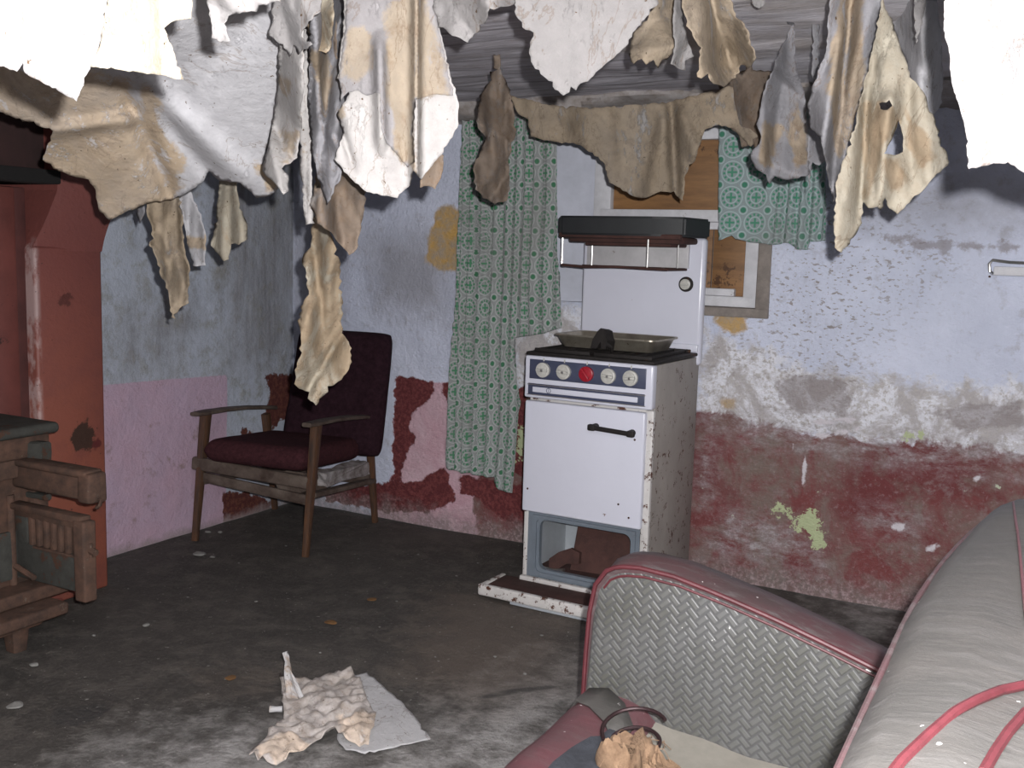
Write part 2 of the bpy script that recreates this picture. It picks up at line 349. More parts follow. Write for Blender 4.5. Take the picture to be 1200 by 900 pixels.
# ------------------------------------------------------------------ object helpers
def link(name, me, m, parent=None):
    o = bpy.data.objects.new(name, me); C.objects.link(o)
    if m is not None: o.data.materials.append(M[m] if isinstance(m, str) else m)
    if parent: o.parent = parent
    return o
def tag(o, label=None, cat=None, group=None, kind=None):
    if label: o['label'] = label
    if cat: o['category'] = cat
    if group: o['group'] = group
    if kind: o['kind'] = kind
    return o
def struct(o): o['kind'] = 'structure'; return o
def empty(name, loc=(0, 0, 0), rz=0.0):
    o = bpy.data.objects.new(name, None); C.objects.link(o); o.location = loc; o.rotation_euler = (0, 0, rz); return o
class MB:
    def __init__(s): s.bm = bmesh.new()
    def box(s, c, d, rot=None, bev=0.0, seg=2, taper=None):
        v = bmesh.ops.create_cube(s.bm, size=1)['verts']
        for q in v:
            k = 1.0
            if taper and q.co.z > 0: q.co.x *= taper; q.co.y *= taper
            q.co = Vector((q.co.x * d[0], q.co.y * d[1], q.co.z * d[2]))
        if bev: 
            e = list({e for q in v for e in q.link_edges})
            r = bmesh.ops.bevel(s.bm, geom=e, offset=bev, segments=seg, affect='EDGES', profile=.5)
            v = list({q for f in r['faces'] for q in f.verts} | {q for q in v if q.is_valid})
        mt = Matrix.Translation(c)
        if rot is not None: mt = mt @ (rot if isinstance(rot, Matrix) else Matrix.Rotation(rot, 4, 'Z'))
        for q in v: q.co = mt @ q.co
        return s
    def b2(s, lo, hi, bev=0.0, seg=2):
        lo = Vector(lo); hi = Vector(hi); return s.box((lo + hi) / 2, tuple(abs(x) for x in (hi - lo)), None, bev, seg)
    def tube(s, pts, r, n=8, cap=True, flat=1.0):
        pts = [Vector(p) for p in pts]; rings = []
        rr = r if isinstance(r, (list, tuple)) else [r] * len(pts)
        up0 = None
        for i, p in enumerate(pts):
            t = (pts[min(i + 1, len(pts) - 1)] - pts[max(i - 1, 0)]).normalized()
            if up0 is None: up0 = Vector((0, 0, 1)) if abs(t.z) < .9 else Vector((1, 0, 0))
            sd = t.cross(up0).normalized(); up0 = sd.cross(t).normalized()
            rings.append([s.bm.verts.new(p + (sd * math.cos(2 * PI * k / n) + up0 * math.sin(2 * PI * k / n) * flat) * rr[i]) for k in range(n)])
        for a, b in zip(rings, rings[1:]):
            for k in range(n): s.bm.faces.new((a[k], a[(k + 1) % n], b[(k + 1) % n], b[k]))
        if cap and n > 2: s.bm.faces.new(rings[0][::-1]); s.bm.faces.new(rings[-1])
        return s
    def bar(s, a, b, w0, d0, w1=None, d1=None, ref=(0, 1, 0)):   # tapered rectangular stick between two points
        a = Vector(a); b = Vector(b); t = (b - a).normalized(); x = t.cross(Vector(ref)).normalized(); y = x.cross(t).normalized()
        w1 = w0 if w1 is None else w1; d1 = d0 if d1 is None else d1; n = 10; rings = []
        for p, w_, d_ in ((a, w0, d0), ((a + b) / 2, (w0 + w1) / 2, (d0 + d1) / 2), (b, w1, d1)):
            rings.append([s.bm.verts.new(p + x * w_ / 2 * math.copysign(abs(math.cos(q)) ** .45, math.cos(q)) + y * d_ / 2 * math.copysign(abs(math.sin(q)) ** .45, math.sin(q))) for q in [2 * PI * (k + .5) / n for k in range(n)]])
        for a_, b_ in zip(rings, rings[1:]):
            for k in range(n): s.bm.faces.new((a_[k], a_[(k + 1) % n], b_[(k + 1) % n], b_[k]))
        s.bm.faces.new(rings[0][::-1]); s.bm.faces.new(rings[-1]); return s
    def prism(s, poly, fn0, fn1):      # polygon of 2-D points extruded between two mappings to 3-D
        a = [s.bm.verts.new(fn0(*p)) for p in poly]; b = [s.bm.verts.new(fn1(*p)) for p in poly]; n = len(poly)
        for k in range(n): s.bm.faces.new((a[k], a[(k + 1) % n], b[(k + 1) % n], b[k]))
        s.bm.faces.new(a[::-1]); s.bm.faces.new(b); return s
    def disc(s, c, r, h, axis='Y', n=24, bev=.15):
        pr = [(0, r * (1 - .0)), (h * (1 - bev), r), (h, r * (1 - bev))]
        rings = []
        for hh, q in pr:
            ring = []
            for k in range(n):
                a = 2 * PI * k / n; u, v = q * math.cos(a), q * math.sin(a)
                ring.append(s.bm.verts.new(Vector(c) + (Vector((u, -hh, v)) if axis == 'Y' else Vector((u, v, hh)) if axis == 'Z' else Vector((hh, u, v)))))
            rings.append(ring)
        for a_, b_ in zip(rings, rings[1:]):
            for k in range(n): s.bm.faces.new((a_[k], a_[(k + 1) % n], b_[(k + 1) % n], b_[k]))
        s.bm.faces.new(rings[0][::-1]); s.bm.faces.new(rings[-1]); return s
    def build(s, name, m, parent=None, smooth=True, sub=0, ang=40, rough=0.0, rsc=12):
        bmesh.ops.recalc_face_normals(s.bm, faces=s.bm.faces)
        me = bpy.data.meshes.new(name); s.bm.to_mesh(me); s.bm.free()
        for p in me.polygons: p.use_smooth = smooth
        if smooth: me.set_sharp_from_angle(angle=math.radians(ang))
        if rough:
            for v in me.vertices: v.co += Vector([mn.noise(v.co * rsc + Vector((k * 9.1, 3, 5))) * rough for k in range(3)])
        o = link(name, me, m, parent)
        if sub:
            md = o.modifiers.new('s', 'SUBSURF'); md.levels = sub; md.render_levels = sub
        return o

def sdist(px, pz, poly):      # signed distance, positive inside (numpy)
    P = np.array(poly); n = len(P); d = np.full(px.shape, 1e9); ins = np.zeros(px.shape, bool)
    for i in range(n):
        a = P[i]; b = P[(i + 1) % n]; e = b - a; wx = px - a[0]; wz = pz - a[1]
        t = np.clip((wx * e[0] + wz * e[1]) / (e @ e + 1e-12), 0, 1)
        d = np.minimum(d, np.hypot(wx - e[0] * t, wz - e[1] * t))
        c = (a[1] > pz) != (b[1] > pz)
        xx = a[0] + (pz - a[1]) * e[0] / (e[1] if abs(e[1]) > 1e-9 else 1e-9)
        ins ^= c & (px < xx)
    return np.where(ins, d, -d)
def masks(me, axes, specs):
    co = np.zeros(len(me.vertices) * 3); me.vertices.foreach_get('co', co); co = co.reshape(-1, 3)
    a, b = co[:, axes[0]], co[:, axes[1]]
    for nm, polys in specs.items():
        v = np.full(len(co), -1.0)
        for p in polys: v = np.maximum(v, sdist(a, b, p))
        me.attributes.new(nm, 'FLOAT', 'POINT').data.foreach_set('value', v.astype(np.float32))

def grid_wall(name, us, vs_, fn, hole=None):
    vid = {}; verts = []; faces = []
    for i, u in enumerate(us):
        for j, v in enumerate(vs_): vid[i, j] = len(verts); verts.append(fn(u, v))
    for i in range(len(us) - 1):
        for j in range(len(vs_) - 1):
            if hole and hole((us[i] + us[i + 1]) / 2, (vs_[j] + vs_[j + 1]) / 2): continue
            faces.append((vid[i, j], vid[i + 1, j], vid[i + 1, j + 1], vid[i, j + 1]))
    me = bpy.data.meshes.new(name); me.from_pydata(verts, [], faces); me.update()
    for p in me.polygons: p.use_smooth = True
    return me
def snap(a, b, st, cuts):
    v = set(np.round(np.arange(a, b + 1e-6, st), 4)); v |= set(cuts); return sorted(float(x) for x in v)

# ================================================================== SETTING
# window opening in the back wall
WX0, WX1, WZ0, WZ1 = 1.36, 2.40, 1.12, 1.86
def bpx(pts): return [(on_y(x, y).x, on_y(x, y).z) for x, y in pts]
def lpx(pts): return [(on_x(x, y, 0).y, on_x(x, y, 0).z) for x, y in pts]
def fpx(pts): return [(on_z(x, y).x, on_z(x, y).y) for x, y in pts]
me = grid_wall('wall_back', snap(-.02, 4.9, .025, (WX0, WX1)), snap(0, CEIL + .02, .025, (WZ0, WZ1)),
               lambda u, v: (u, .018 * mn.noise(Vector((u * 1.7, 0, v * 1.7))) + .006 * mn.noise(Vector((u * 8, 1, v * 8))) if not (WX0 - .01 < u < WX1 + .01 and WZ0 - .01 < v < WZ1 + .01) else 0.0, v),
               lambda u, v: WX0 < u < WX1 and WZ0 < v < WZ1)
masks(me, (0, 2), dict(
    a_red=[[(1.10, -.2), (1.10, .36), (1.26, .46), (1.30, .69), (1.9, .70), (2.25, .695), (2.5, .66), (2.8, .65), (3.05, .67), (3.3, .66), (5, .66), (5, -.2)]],
    a_erode=[[(2.15, .66), (2.15, 1.04), (2.35, .98), (2.6, .90), (2.9, .90), (3.1, .88), (3.3, .90), (5, .90), (5, .64), (2.5, .64)],
             bpx([(600, 397), (660, 362), (684, 362), (684, 470), (600, 452)])],
    a_chalk=[[(2.2, .60), (2.6, .57), (3.0, .56), (3.4, .58), (5, .58), (5, .75), (2.2, .75)], [(2.2, .10), (2.75, .10), (2.6, .28), (2.3, .30)], [(2.85, .30), (3.05, .28), (3.05, .38), (2.85, .40)], [(2.17, .3), (2.24, .3), (2.24, .66), (2.17, .66)]],
    a_pits=[bpx([(860, 330), (1010, 250), (1080, 300), (1000, 450), (860, 420)])],
    a_damp=[[(0, .8), (.25, .8), (.30, 1.3), (.20, 2), (0, 2)], bpx([(430, 280), (530, 270), (520, 370), (440, 360)]),
            bpx([(990, 225), (1110, 210), (1200, 225), (1200, 262), (1110, 268), (1010, 262)])],
    a_crack=[bpx([(1030, 270), (1060, 277), (1105, 284), (1160, 282), (1200, 290), (1200, 296), (1150, 289), (1108, 292), (1112, 305), (1100, 292), (1050, 286), (1030, 277)]),
             bpx([(905, 448), (935, 440), (985, 445), (1000, 470), (990, 488), (960, 478), (935, 485), (915, 465)]), bpx([(1085, 480), (1200, 470), (1200, 500), (1130, 505)])],
    a_ochre=[bpx([(511, 245), (525, 240), (541, 248), (541, 318), (515, 316), (498, 305), (503, 280)]), bpx([(836, 368), (872, 366), (876, 385), (860, 395), (838, 380)]),
             bpx([(840, 468), (862, 468), (858, 478), (845, 479)])],
    a_pink=[bpx([(462, 444), (540, 450), (620, 457), (618, 540), (612, 650), (560, 640), (500, 625), (440, 612), (440, 575), (462, 560)])],
    a_maroon=[bpx([(478, 442), (508, 448), (506, 470), (485, 480), (480, 500), (490, 512), (474, 534), (474, 560), (462, 560), (462, 442)]),
              bpx([(470, 500), (478, 498), (482, 520), (476, 540), (470, 530)]),
              bpx([(380, 575), (462, 563), (490, 565), (508, 556), (520, 543), (527, 560), (534, 590), (500, 600), (450, 600), (380, 588)]), bpx([(538, 556), (600, 570), (615, 560), (615, 612), (590, 612), (560, 585), (540, 577)]),
              bpx([(600, 455), (618, 455), (618, 560), (600, 555)]), bpx([(336, 440), (360, 440), (360, 510), (336, 505)]), bpx([(519, 448), (533, 448), (533, 470), (526, 475), (519, 460)])],
    a_green=[bpx([(920, 598), (932, 603), (955, 600), (962, 615), (968, 640), (952, 640), (950, 628), (935, 622), (928, 612)]), bpx([(905, 592), (918, 590), (918, 600), (908, 600)]),
             bpx([(605, 500), (614, 505), (612, 535), (603, 538)]), bpx([(1070, 508), (1085, 508), (1085, 514), (1050, 514)])],
    a_white=[bpx([(941, 533), (944, 533), (944, 570), (941, 570)]), bpx([(927, 518), (929, 518), (930, 528), (928, 528)]), bpx([(1085, 640), (1102, 637), (1100, 646), (1085, 648)]),
             bpx([(950, 490), (1005, 490), (1008, 500), (998, 496), (955, 498)]), bpx([(952, 509), (1000, 503), (1000, 507), (960, 514)]), bpx([(1042, 615), (1062, 612), (1060, 622), (1044, 622)]), bpx([(1138, 560), (1148, 558), (1148, 566), (1138, 568)])],
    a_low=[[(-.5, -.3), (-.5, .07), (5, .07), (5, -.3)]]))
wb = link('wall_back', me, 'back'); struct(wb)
# reveal of the window recess: splayed left cheek, sloping sill, top and right cheek
mb = MB(); D = .10
def quad(mb, *p): mb.bm.faces.new([mb.bm.verts.new(Vector(q)) for q in p])
quad(mb, (WX0, 0, WZ0), (WX0, 0, WZ1), (1.66, D, WZ1), (1.66, D, WZ0))
quad(mb, (WX0, 0, WZ0), (1.66, D, WZ0), (WX1, D, WZ0), (WX1, 0, WZ0))
quad(mb, (WX0, 0, WZ1), (1.66, D, WZ1), (WX1, D, WZ1), (WX1, 0, WZ1))
quad(mb, (WX1, 0, WZ0), (WX1, 0, WZ1), (WX1, D, WZ1), (WX1, D, WZ0))
struct(mb.build('wall_window_reveal', m_plain('reveal_whitewash', (.56, .58, .66), .8, 0, .2, 6, .4), smooth=False))
# left wall
me = grid_wall('wall_left', snap(-4.95, .02, .025, ()), snap(0, CEIL + .02, .025, ()),
               lambda u, v: (.020 * mn.noise(Vector((u * 1.7, 4, v * 1.7))) * min(1, -u * 3 + .05) + .004 * mn.noise(Vector((u * 9, 7, v * 9))), u, v))
masks(me, (1, 2), dict(
    a_pink=[[(-5, -.2), (-5, .735), (-1.2, .735), (-.475, .712), (-.48, -.2)]],
    a_damp=[[(-.46, .74), (-.55, 1.2), (-.5, 2), (.1, 2), (.1, .72), (-.2, .72)], [(-1.1, .75), (-.8, .75), (-.6, 1.0), (-.8, 1.15), (-1.1, 1.0)]],
    a_maroon=[lpx([(308, 440), (350, 438), (350, 500), (330, 490), (318, 505), (309, 490), (316, 460)]), lpx([(262, 578), (290, 575), (318, 590), (318, 600), (262, 618)]),
              lpx([(283, 500), (290, 500), (296, 512), (282, 513)])],
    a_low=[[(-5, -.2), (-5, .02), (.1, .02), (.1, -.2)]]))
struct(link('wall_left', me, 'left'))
# floor
me = grid_wall('floor', snap(-.05, 4.9, .04, ()), snap(-4.95, .05, .04, ()), lambda u, v: (u, v, .006 * mn.noise(Vector((u * 3, v * 3, 0))) - .003))
masks(me, (0, 1), dict(
    a_dust_falloff=[fpx([(100, 900), (180, 860), (300, 850), (420, 880), (560, 830), (660, 800), (680, 830), (560, 1000), (60, 1000)]), fpx([(540, 830), (590, 800), (672, 770), (690, 860), (600, 900), (520, 900)]),
            fpx([(980, 700), (1060, 705), (1040, 745), (1000, 735)])],
    a_brown=[fpx([(520, 690), (680, 720), (660, 800), (560, 830), (470, 780)]), fpx([(260, 790), (290, 790), (290, 800), (260, 800)])],
    a_mark=[fpx([(60, 830), (120, 822), (130, 830), (100, 850), (60, 850)]), fpx([(555, 817), (600, 806), (660, 800), (660, 803), (605, 812), (560, 820)])]))
for v in me.vertices: pass
struct(link('floor', me, 'floor'))
# ceiling of boards, its plaster sagging toward the window wall
me = grid_wall('ceiling', snap(-.05, 4.9, .04, ()), snap(-4.95, .05, .04, ()),
               lambda u, v: (u, v, CEIL + .012 * mn.noise(Vector((u * 1.5, v * 6, 0))) + .010 * mn.noise(Vector((u * 4, v * 14, 3)))))
struct(link('ceiling', me, 'ceil'))
# crumbling plaster cove under the ceiling along the back wall
mb = MB(); rings = []
for i in range(150):
    u = i * .0325; ring = []
    for k in range(13):
        a = PI / 2 * k / 12; rr = 1 + .35 * mn.noise(Vector((u * 5, a * 2, 9))) + .12 * mn.noise(Vector((u * 22, a * 6, 2)))
        ring.append(mb.bm.verts.new((u, .02 - .24 * rr * math.cos(a), CEIL + .01 - .085 * rr * math.sin(a))))
    rings.append(ring)
for a_, b_ in zip(rings, rings[1:]):
    for k in range(12): mb.bm.faces.new((a_[k], a_[k + 1], b_[k + 1], b_[k]))
struct(mb.build('trim_1', 'beam'))

# window: old painted frame, boarded panes
win = empty('window_1', (1.66, D, WZ0)); struct(win)
def wb_(lo, hi, nm, m, bev=.004):
    o = win.location; mb = MB(); mb.b2(Vector(lo) - o, Vector(hi) - o, bev); return mb.build(nm, m, win, rough=.0015)
yf = .06
wb_((1.62, yf, WZ0), (1.70, yf + .05, WZ1), 'window_frame', 'winwood')
wb_((2.30, yf, WZ0 + .02), (2.37, yf + .05, WZ1), 'window_frame', 'winwood')
wb_((1.62, yf, WZ0 + .012), (2.37, yf + .06, WZ0 + .055), 'window_frame', 'winwood')
wb_((1.70, yf, WZ1 - .05), (2.30, yf + .05, WZ1), 'window_frame', 'winwood')
wb_((1.66, yf - .02, 1.475), (2.32, yf + .03, 1.525), 'transom', 'winwood')
wb_((1.68, yf + .005, 1.445), (2.30, yf + .04, 1.475), 'transom', 'winwood')
wb_((2.02, yf + .01, WZ0 + .055), (2.26, yf + .04, WZ0 + .085), 'lower_sash_rail', 'winwood')
wb_((1.68, yf + .035, 1.52), (2.32, yf + .045, WZ1 - .02), 'boarding', 'ply', .002)
for k in range(4): wb_((1.68 + .158 * k, yf + .035 + .003 * (k % 2), WZ0 + .05), (1.68 + .158 * k + .155, yf + .048, 1.46), 'boarding', 'ply', .002)
wb_((2.372, -.012, WZ0 - .02), (2.425, .10, WZ1), 'window_casing', 'frameold')
wb_((1.95, -.015, WZ0 - .025), (2.425, .10, WZ0 + .012), 'window_sill', 'frameold')

# chimney breast: red pier beside a black alcove, hood above, mantel bar
PX = .30; Y0, Y1 = -1.43, -1.715
br = empty('wall_chimney_breast', (0, Y0, 0)); struct(br)
def inb(mb, nm, m, **k):
    for v in mb.bm.verts: v.co -= br.location
    return struct(mb.build(nm, m, br, **k))
mb = MB(); mb.b2((-.02, Y1, 0), (PX, Y0, 1.30), .012, 3); inb(mb, 'pier', 'redpaint')
mb = MB(); mb.b2((-.02, Y1 - .045, 0), (PX - .05, Y1 + .01, 1.50), .006); inb(mb, 'alcove_jamb', 'darkred')
mb = MB(); mb.b2((-.02, Y1 - .135, 0), (PX - .035, Y1 - .040, 1.50), .010); inb(mb, 'alcove_jamb_edge', 'redpaint2')
# hood: widens towards the room's corner above the pier
def flare(z): 
    t = max(0, min(1, (z - 1.29) / .45)); return Y0 + .20 * t ** 1.3
zs = [1.285 + (CEIL - 1.285) * i / 16 for i in range(17)]
mb = MB(); prev = None
for z in zs:
    t = (z - 1.285) / (CEIL - 1.285); xf = PX + .02 * math.sin(t * PI)
    yl = Y1 + .10 * min(1, max(0, (z - 1.30) / .2)) ** .8; ring = [mb.bm.verts.new(p) for p in ((-.02, flare(z), z), (xf, flare(z), z), (xf + .03 * t, (flare(z) + yl) / 2, z), (xf - .015, yl, z), (-.02, yl - .02, z))]
    if prev:
        for k in range(5): mb.bm.faces.new((prev[k], prev[(k + 1) % 5], ring[(k + 1) % 5], ring[k]))
    prev = ring
mb.bm.faces.new(prev); inb(mb, 'hood', 'redpaint', ang=20)
mb = MB(); mb.b2((-.02, -2.95, 0), (.03, Y1 - .130, CEIL)); mb.b2((-.02, -3.25, 0), (.32, -2.9, CEIL)); inb(mb, 'alcove', 'nearblack')
mb = MB(); mb.b2((.03, -2.95, 1.54), (PX - .06, Y1 + .16, CEIL)); inb(mb, 'lintel_wall', 'brownred')
mb = MB(); mb.b2((.05, -2.95, 1.515), (.355, Y1 + .075, 1.562), .006); inb(mb, 'mantel_bar', 'nearblack')

# ================================================================== COOKER
FL_ = Vector((1.655, -.572, 0)); Wd, Dp, Ht = .52, .47, .946
ck = empty('gas_cooker', FL_, math.radians(-1.56))
tag(ck, 'white enamelled gas cooker with high splashback and rust-speckled side, standing before the window', 'cooker')
def mk(nm, m, fn, parent=None, **k):
    mb = MB(); fn(mb); return mb.build(nm, m, parent or ck, **k)
def carcase(mb):
    mb.b2((0, .015, .04), (.014, Dp, .93), .003)            # left sheet
    mb.b2((0, Dp - .01, .04), (Wd, Dp, .93), .002)          # back
    mb.b2((0.01, .015, .325), (Wd - .01, Dp, .90), .002)    # oven block
    mb.b2((0.01, .015, .04), (Wd - .01, Dp, .07), .002)
mk('body', 'enamelrust', carcase)
mk('side_panel', 'side', lambda mb: mb.b2((Wd - .012, .018, .03), (Wd, Dp, .935), .003))
mk('corner_strip', 'enamelrust', lambda mb: mb.b2((Wd - .03, 0, .05), (Wd + .002, .022, .77), .005, 2)); mk('corner_strip', 'enamelrust', lambda mb: mb.b2((-.002, 0, .05), (.018, .022, .34), .004, 2))
def door(mb): mb.b2((-.002, -.022, .325), (Wd - .022, .012, .762), .007, 3)
dr = mk('oven_door', 'enamel', door)
h_ = MB(); h_.tube([(.292, -.052, .692), (.465, -.052, .684)], .009, 10)
h_.tube([(.305, -.02, .692), (.305, -.055, .692)], .013, 10); h_.tube([(.452, -.02, .685), (.452, -.055, .685)], .013, 10)
h_.box((.300, -.052, .692), (.03, .022, .024), None, .006); h_.box((.457, -.052, .685), (.03, .022, .024), None, .006)
h_.build('handle', 'rustdk', dr)
for hx, hz in ((.022, .415), (.408, .41), (.462, .66), (.452, .365)):
    s_ = MB(); s_.disc((hx, -.021, hz), .004, .003); s_.build('screw', 'rust', dr)
# control panel
cp = mk('control_panel', 'enamel', lambda mb: mb.b2((-.004, -.028, .775), (Wd + .004, .015, .938), .008, 3))
mk('knob_panel', 'navy', lambda mb: mb.b2((.018, -.031, .850), (Wd - .022, -.026, .925), .002), cp)
def strip(mb):
    mb.b2((.014, -.031, .786), (Wd - .024, -.027, .832), .002)
mk('trim_strip', 'navy', strip, cp)
mk('trim_strip_inlay', 'enamel', lambda mb: (mb.b2((.035, -.0335, .799), (Wd - .05, -.030, .819), .002)), cp)
mk('trim_strip_edge', 'chrome', lambda mb: (mb.b2((.012, -.033, .826), (Wd - .02, -.030, .829)), mb.b2((.012, -.033, .787), (Wd - .02, -.030, .790))), cp)
def em(mb):
    pts = [(.105 + .009 * math.cos(a), -.034, .809 + .009 * math.sin(a)) for a in [2 * PI * k / 20 for k in range(21)]]
    mb.tube(pts, .0012, 5); mb.tube([(.105, -.034, .802), (.105, -.034, .816)], .001, 4)
mk('round_emblem', 'navy', em, cp)
for i, kx in enumerate((.080, .168, .262, .352, .440)):
    m_ = 'redk' if i == 2 else 'knob'
    kb = MB(); kb.disc((kx, -.030, .887), .0285, .014, n=28, bev=.12); kb.disc((kx, -.042, .887), .021, .006, n=24)
    kb.box((kx, -.050, .887), (.046, .012, .011), Matrix.Rotation((0.05, .15, .9, .1, -.1)[i], 4, 'Y'), .003)
    ko = kb.build('knob', m_, ck)
    if i == 2: ko['label'] = 'red knob'
    tk = MB(); tk.box((kx, -.0315, .9265), (.004, .003, .012)); tk.build('knob_mark', 'knob', cp)
    if i != 2:
        dd = MB(); dd.disc((kx + .004, -.056, .887), .005, .002); dd.build('hub', 'chrome', ko)
# hob
def hob(mb):
    mb.b2((-.006, -.02, .938), (Wd + .004, Dp, .952), .005, 2)
mk('hob', 'rustdk', hob)
def grate(mb):
    for gx in (.03, .28):
        for k in range(5): mb.b2((gx + .05 * k, .01, .952), (gx + .05 * k + .009, Dp - .05, .966), .003)
        mb.b2((gx - .01, .0, .952), (gx + .225, .012, .966), .003); mb.b2((gx - .01, Dp - .07, .952), (gx + .225, Dp - .058, .966), .003)
mk('pan_support', 'rustdk', grate)
# splashback with high grill
def sb(mb): mb.b2((.0, Dp - .035, .90), (Wd + .012, Dp + .01, 1.405), .016, 4)
sp_ = mk('splashback', 'enamel', sb)
mk('splashback_ledge', 'enamel', lambda mb: mb.b2((.0, Dp - .045, .955), (Wd + .005, Dp - .03, .985), .004), sp_)
d_ = MB(); d_.disc((.462, Dp - .036, 1.222), .030, .006, n=28); dl = d_.build('dial_ring', 'rustdk', sp_)
d_ = MB(); d_.disc((.462, Dp - .044, 1.222), .021, .010, n=24); d_.box((.462, Dp - .058, 1.222), (.034, .010, .009), None, .002); d_.build('grill_knob', 'knob', ck)
GY0, GY1 = .20, Dp - .02
def lid(mb):
    z0, z1 = 1.404, 1.478
    poly = [(-.014, GY0 + .03), (.012, GY0), (.40, GY0 - .012), (.52, GY0 + .03), (.545, GY1), (-.014, GY1)]
    a = [mb.bm.verts.new((x, y, z0)) for x, y in poly]; b = [mb.bm.verts.new((x, y, z1)) for x, y in poly]; n = len(poly)
    for k in range(n): mb.bm.faces.new((a[k], a[(k + 1) % n], b[(k + 1) % n], b[k]))
    mb.bm.faces.new(a[::-1]); mb.bm.faces.new(b)
    bmesh.ops.bevel(mb.bm, geom=list(mb.bm.edges), offset=.008, segments=2, affect='EDGES')
mk('grill_lid', 'lid', lid)
mk('grill_burner', 'rust', lambda mb: (mb.b2((.03, GY0 + .03, 1.378), (.50, GY1, 1.404), .01), mb.b2((.10, GY0 + .05, 1.366), (.46, GY1, 1.380), .005), mb.b2((.0, GY0 + .01, 1.392), (.515, GY0 + .03, 1.410), .004)), rough=.006, rsc=30)
mk('grill_back_plate', 'dirtyen', lambda mb: mb.b2((.025, Dp - .048, 1.285), (.47, Dp - .03, 1.40), .003))
for x_ in (.008, .375):
    mk('grill_bracket', 'chrome', lambda mb: (mb.tube([(x_, GY0 + .03, 1.41), (x_, GY0 + .03, 1.285), (x_, GY0 + .036, 1.28), (x_, GY1, 1.28)], .004, 6), mb.tube([(x_ + .085, GY1 - .12, 1.40), (x_ + .085, GY1 - .12, 1.285)], .003, 6)))
mk('grill_rail', 'rust', lambda mb: (mb.tube([(.008, GY0 + .03, 1.283), (.10, GY0 + .03, 1.279), (.24, GY0 + .03, 1.284), (.375, GY0 + .03, 1.281), (.45, GY0 + .05, 1.280)], .006, 8),
                                     mb.tube([(.008, GY1 - .03, 1.28), (.46, GY1 - .03, 1.28)], .005, 8), mb.tube([(.45, GY0 + .05, 1.28), (.46, GY1 - .02, 1.28)], .005, 8)), rough=.003, rsc=30)
# lower compartment
def rr_frame(mb, x0, x1, z0, z1, y0, y1, cx0, cx1, cz0, cz1, r):
    inner = []
    for (cx, cz, a0) in ((cx1 - r, cz1 - r, 0), (cx0 + r, cz1 - r, PI / 2), (cx0 + r, cz0 + r, PI), (cx1 - r, cz0 + r, 1.5 * PI)):
        for k in range(7): a = a0 + PI / 2 * k / 6; inner.append((cx + r * math.cos(a), cz + r * math.sin(a)))
    outer = []
    for (ox, oz) in ((x1, z1), (x0, z1), (x0, z0), (x1, z0)): outer += [(ox, oz)] * 7
    def ring(pts, y): return [mb.bm.verts.new((x, y, z)) for x, z in pts]
    ia, ib, oa, ob = ring(inner, y0), ring(inner, y1), ring(outer, y0), ring(outer, y1); n = len(inner)
    for k in range(n):
        j = (k + 1) % n
        for q in ((ia[k], ia[j], oa[j], oa[k]), (ib[k], ib[j], ob[j], ob[k]), (ia[k], ia[j], ib[j], ib[k]), (oa[k], oa[j], ob[j], ob[k])):
            try: mb.bm.faces.new(q)
            except ValueError: pass
    bmesh.ops.remove_doubles(mb.bm, verts=mb.bm.verts, dist=1e-5)
mk('compartment_frame', 'greyen', lambda mb: (rr_frame(mb, .018, Wd - .03, .05, .324, .0, .022, .070, Wd - .065, .095, .295, .03)))
mk('compartment_rib', 'greyen', lambda mb: (rr_frame(mb, .040, Wd - .045, .068, .312, -.008, .0, .058, Wd - .055, .083, .303, .025)))
mk('compartment_liner', 'liner', lambda mb: (mb.b2((.03, .30, .07), (Wd - .03, .31, .324)), mb.b2((.028, .03, .07), (.036, .31, .324)), mb.b2((Wd - .04, .03, .07), (Wd - .03, .31, .324)), mb.b2((.03, .03, .316), (Wd - .03, .31, .325))))
mk('compartment_floor', 'rust', lambda mb: mb.b2((.03, .03, .070), (Wd - .03, .31, .085)))
# drop-down flap lying open on the floor
fp = mk('drop_flap', 'rust', lambda mb: mb.b2((-.075, -.175, .038), (Wd - .02, -.012, .048), .003), rough=.002)
mk('flap_rim', 'enamelrust', lambda mb: (mb.b2((-.09, -.195, .012), (Wd - .02, -.170, .055), .008, 3), mb.b2((-.09, -.19, .02), (-.068, -.01, .052), .006, 3), mb.b2((.0, -.03, .045), (Wd - .02, -.008, .064), .005, 3)), fp, rough=.002, rsc=30)
mk('flap_edge', 'liner', lambda mb: mb.b2((.05, -.188, .0), (Wd - .05, -.165, .014), .003), fp)
for lx, ly in ((.03, .06), (Wd - .03, .06), (.03, Dp - .04), (Wd - .03, Dp - .04)):
    mk('foot', 'rustdk', lambda mb: mb.disc((lx, ly, 0), .018, .045, 'Z', 14))

def fromck(p): return ck.matrix_basis @ Vector(p)
ckm = Matrix.Translation(FL_) @ Matrix.Rotation(math.radians(-1.56), 4, 'Z')
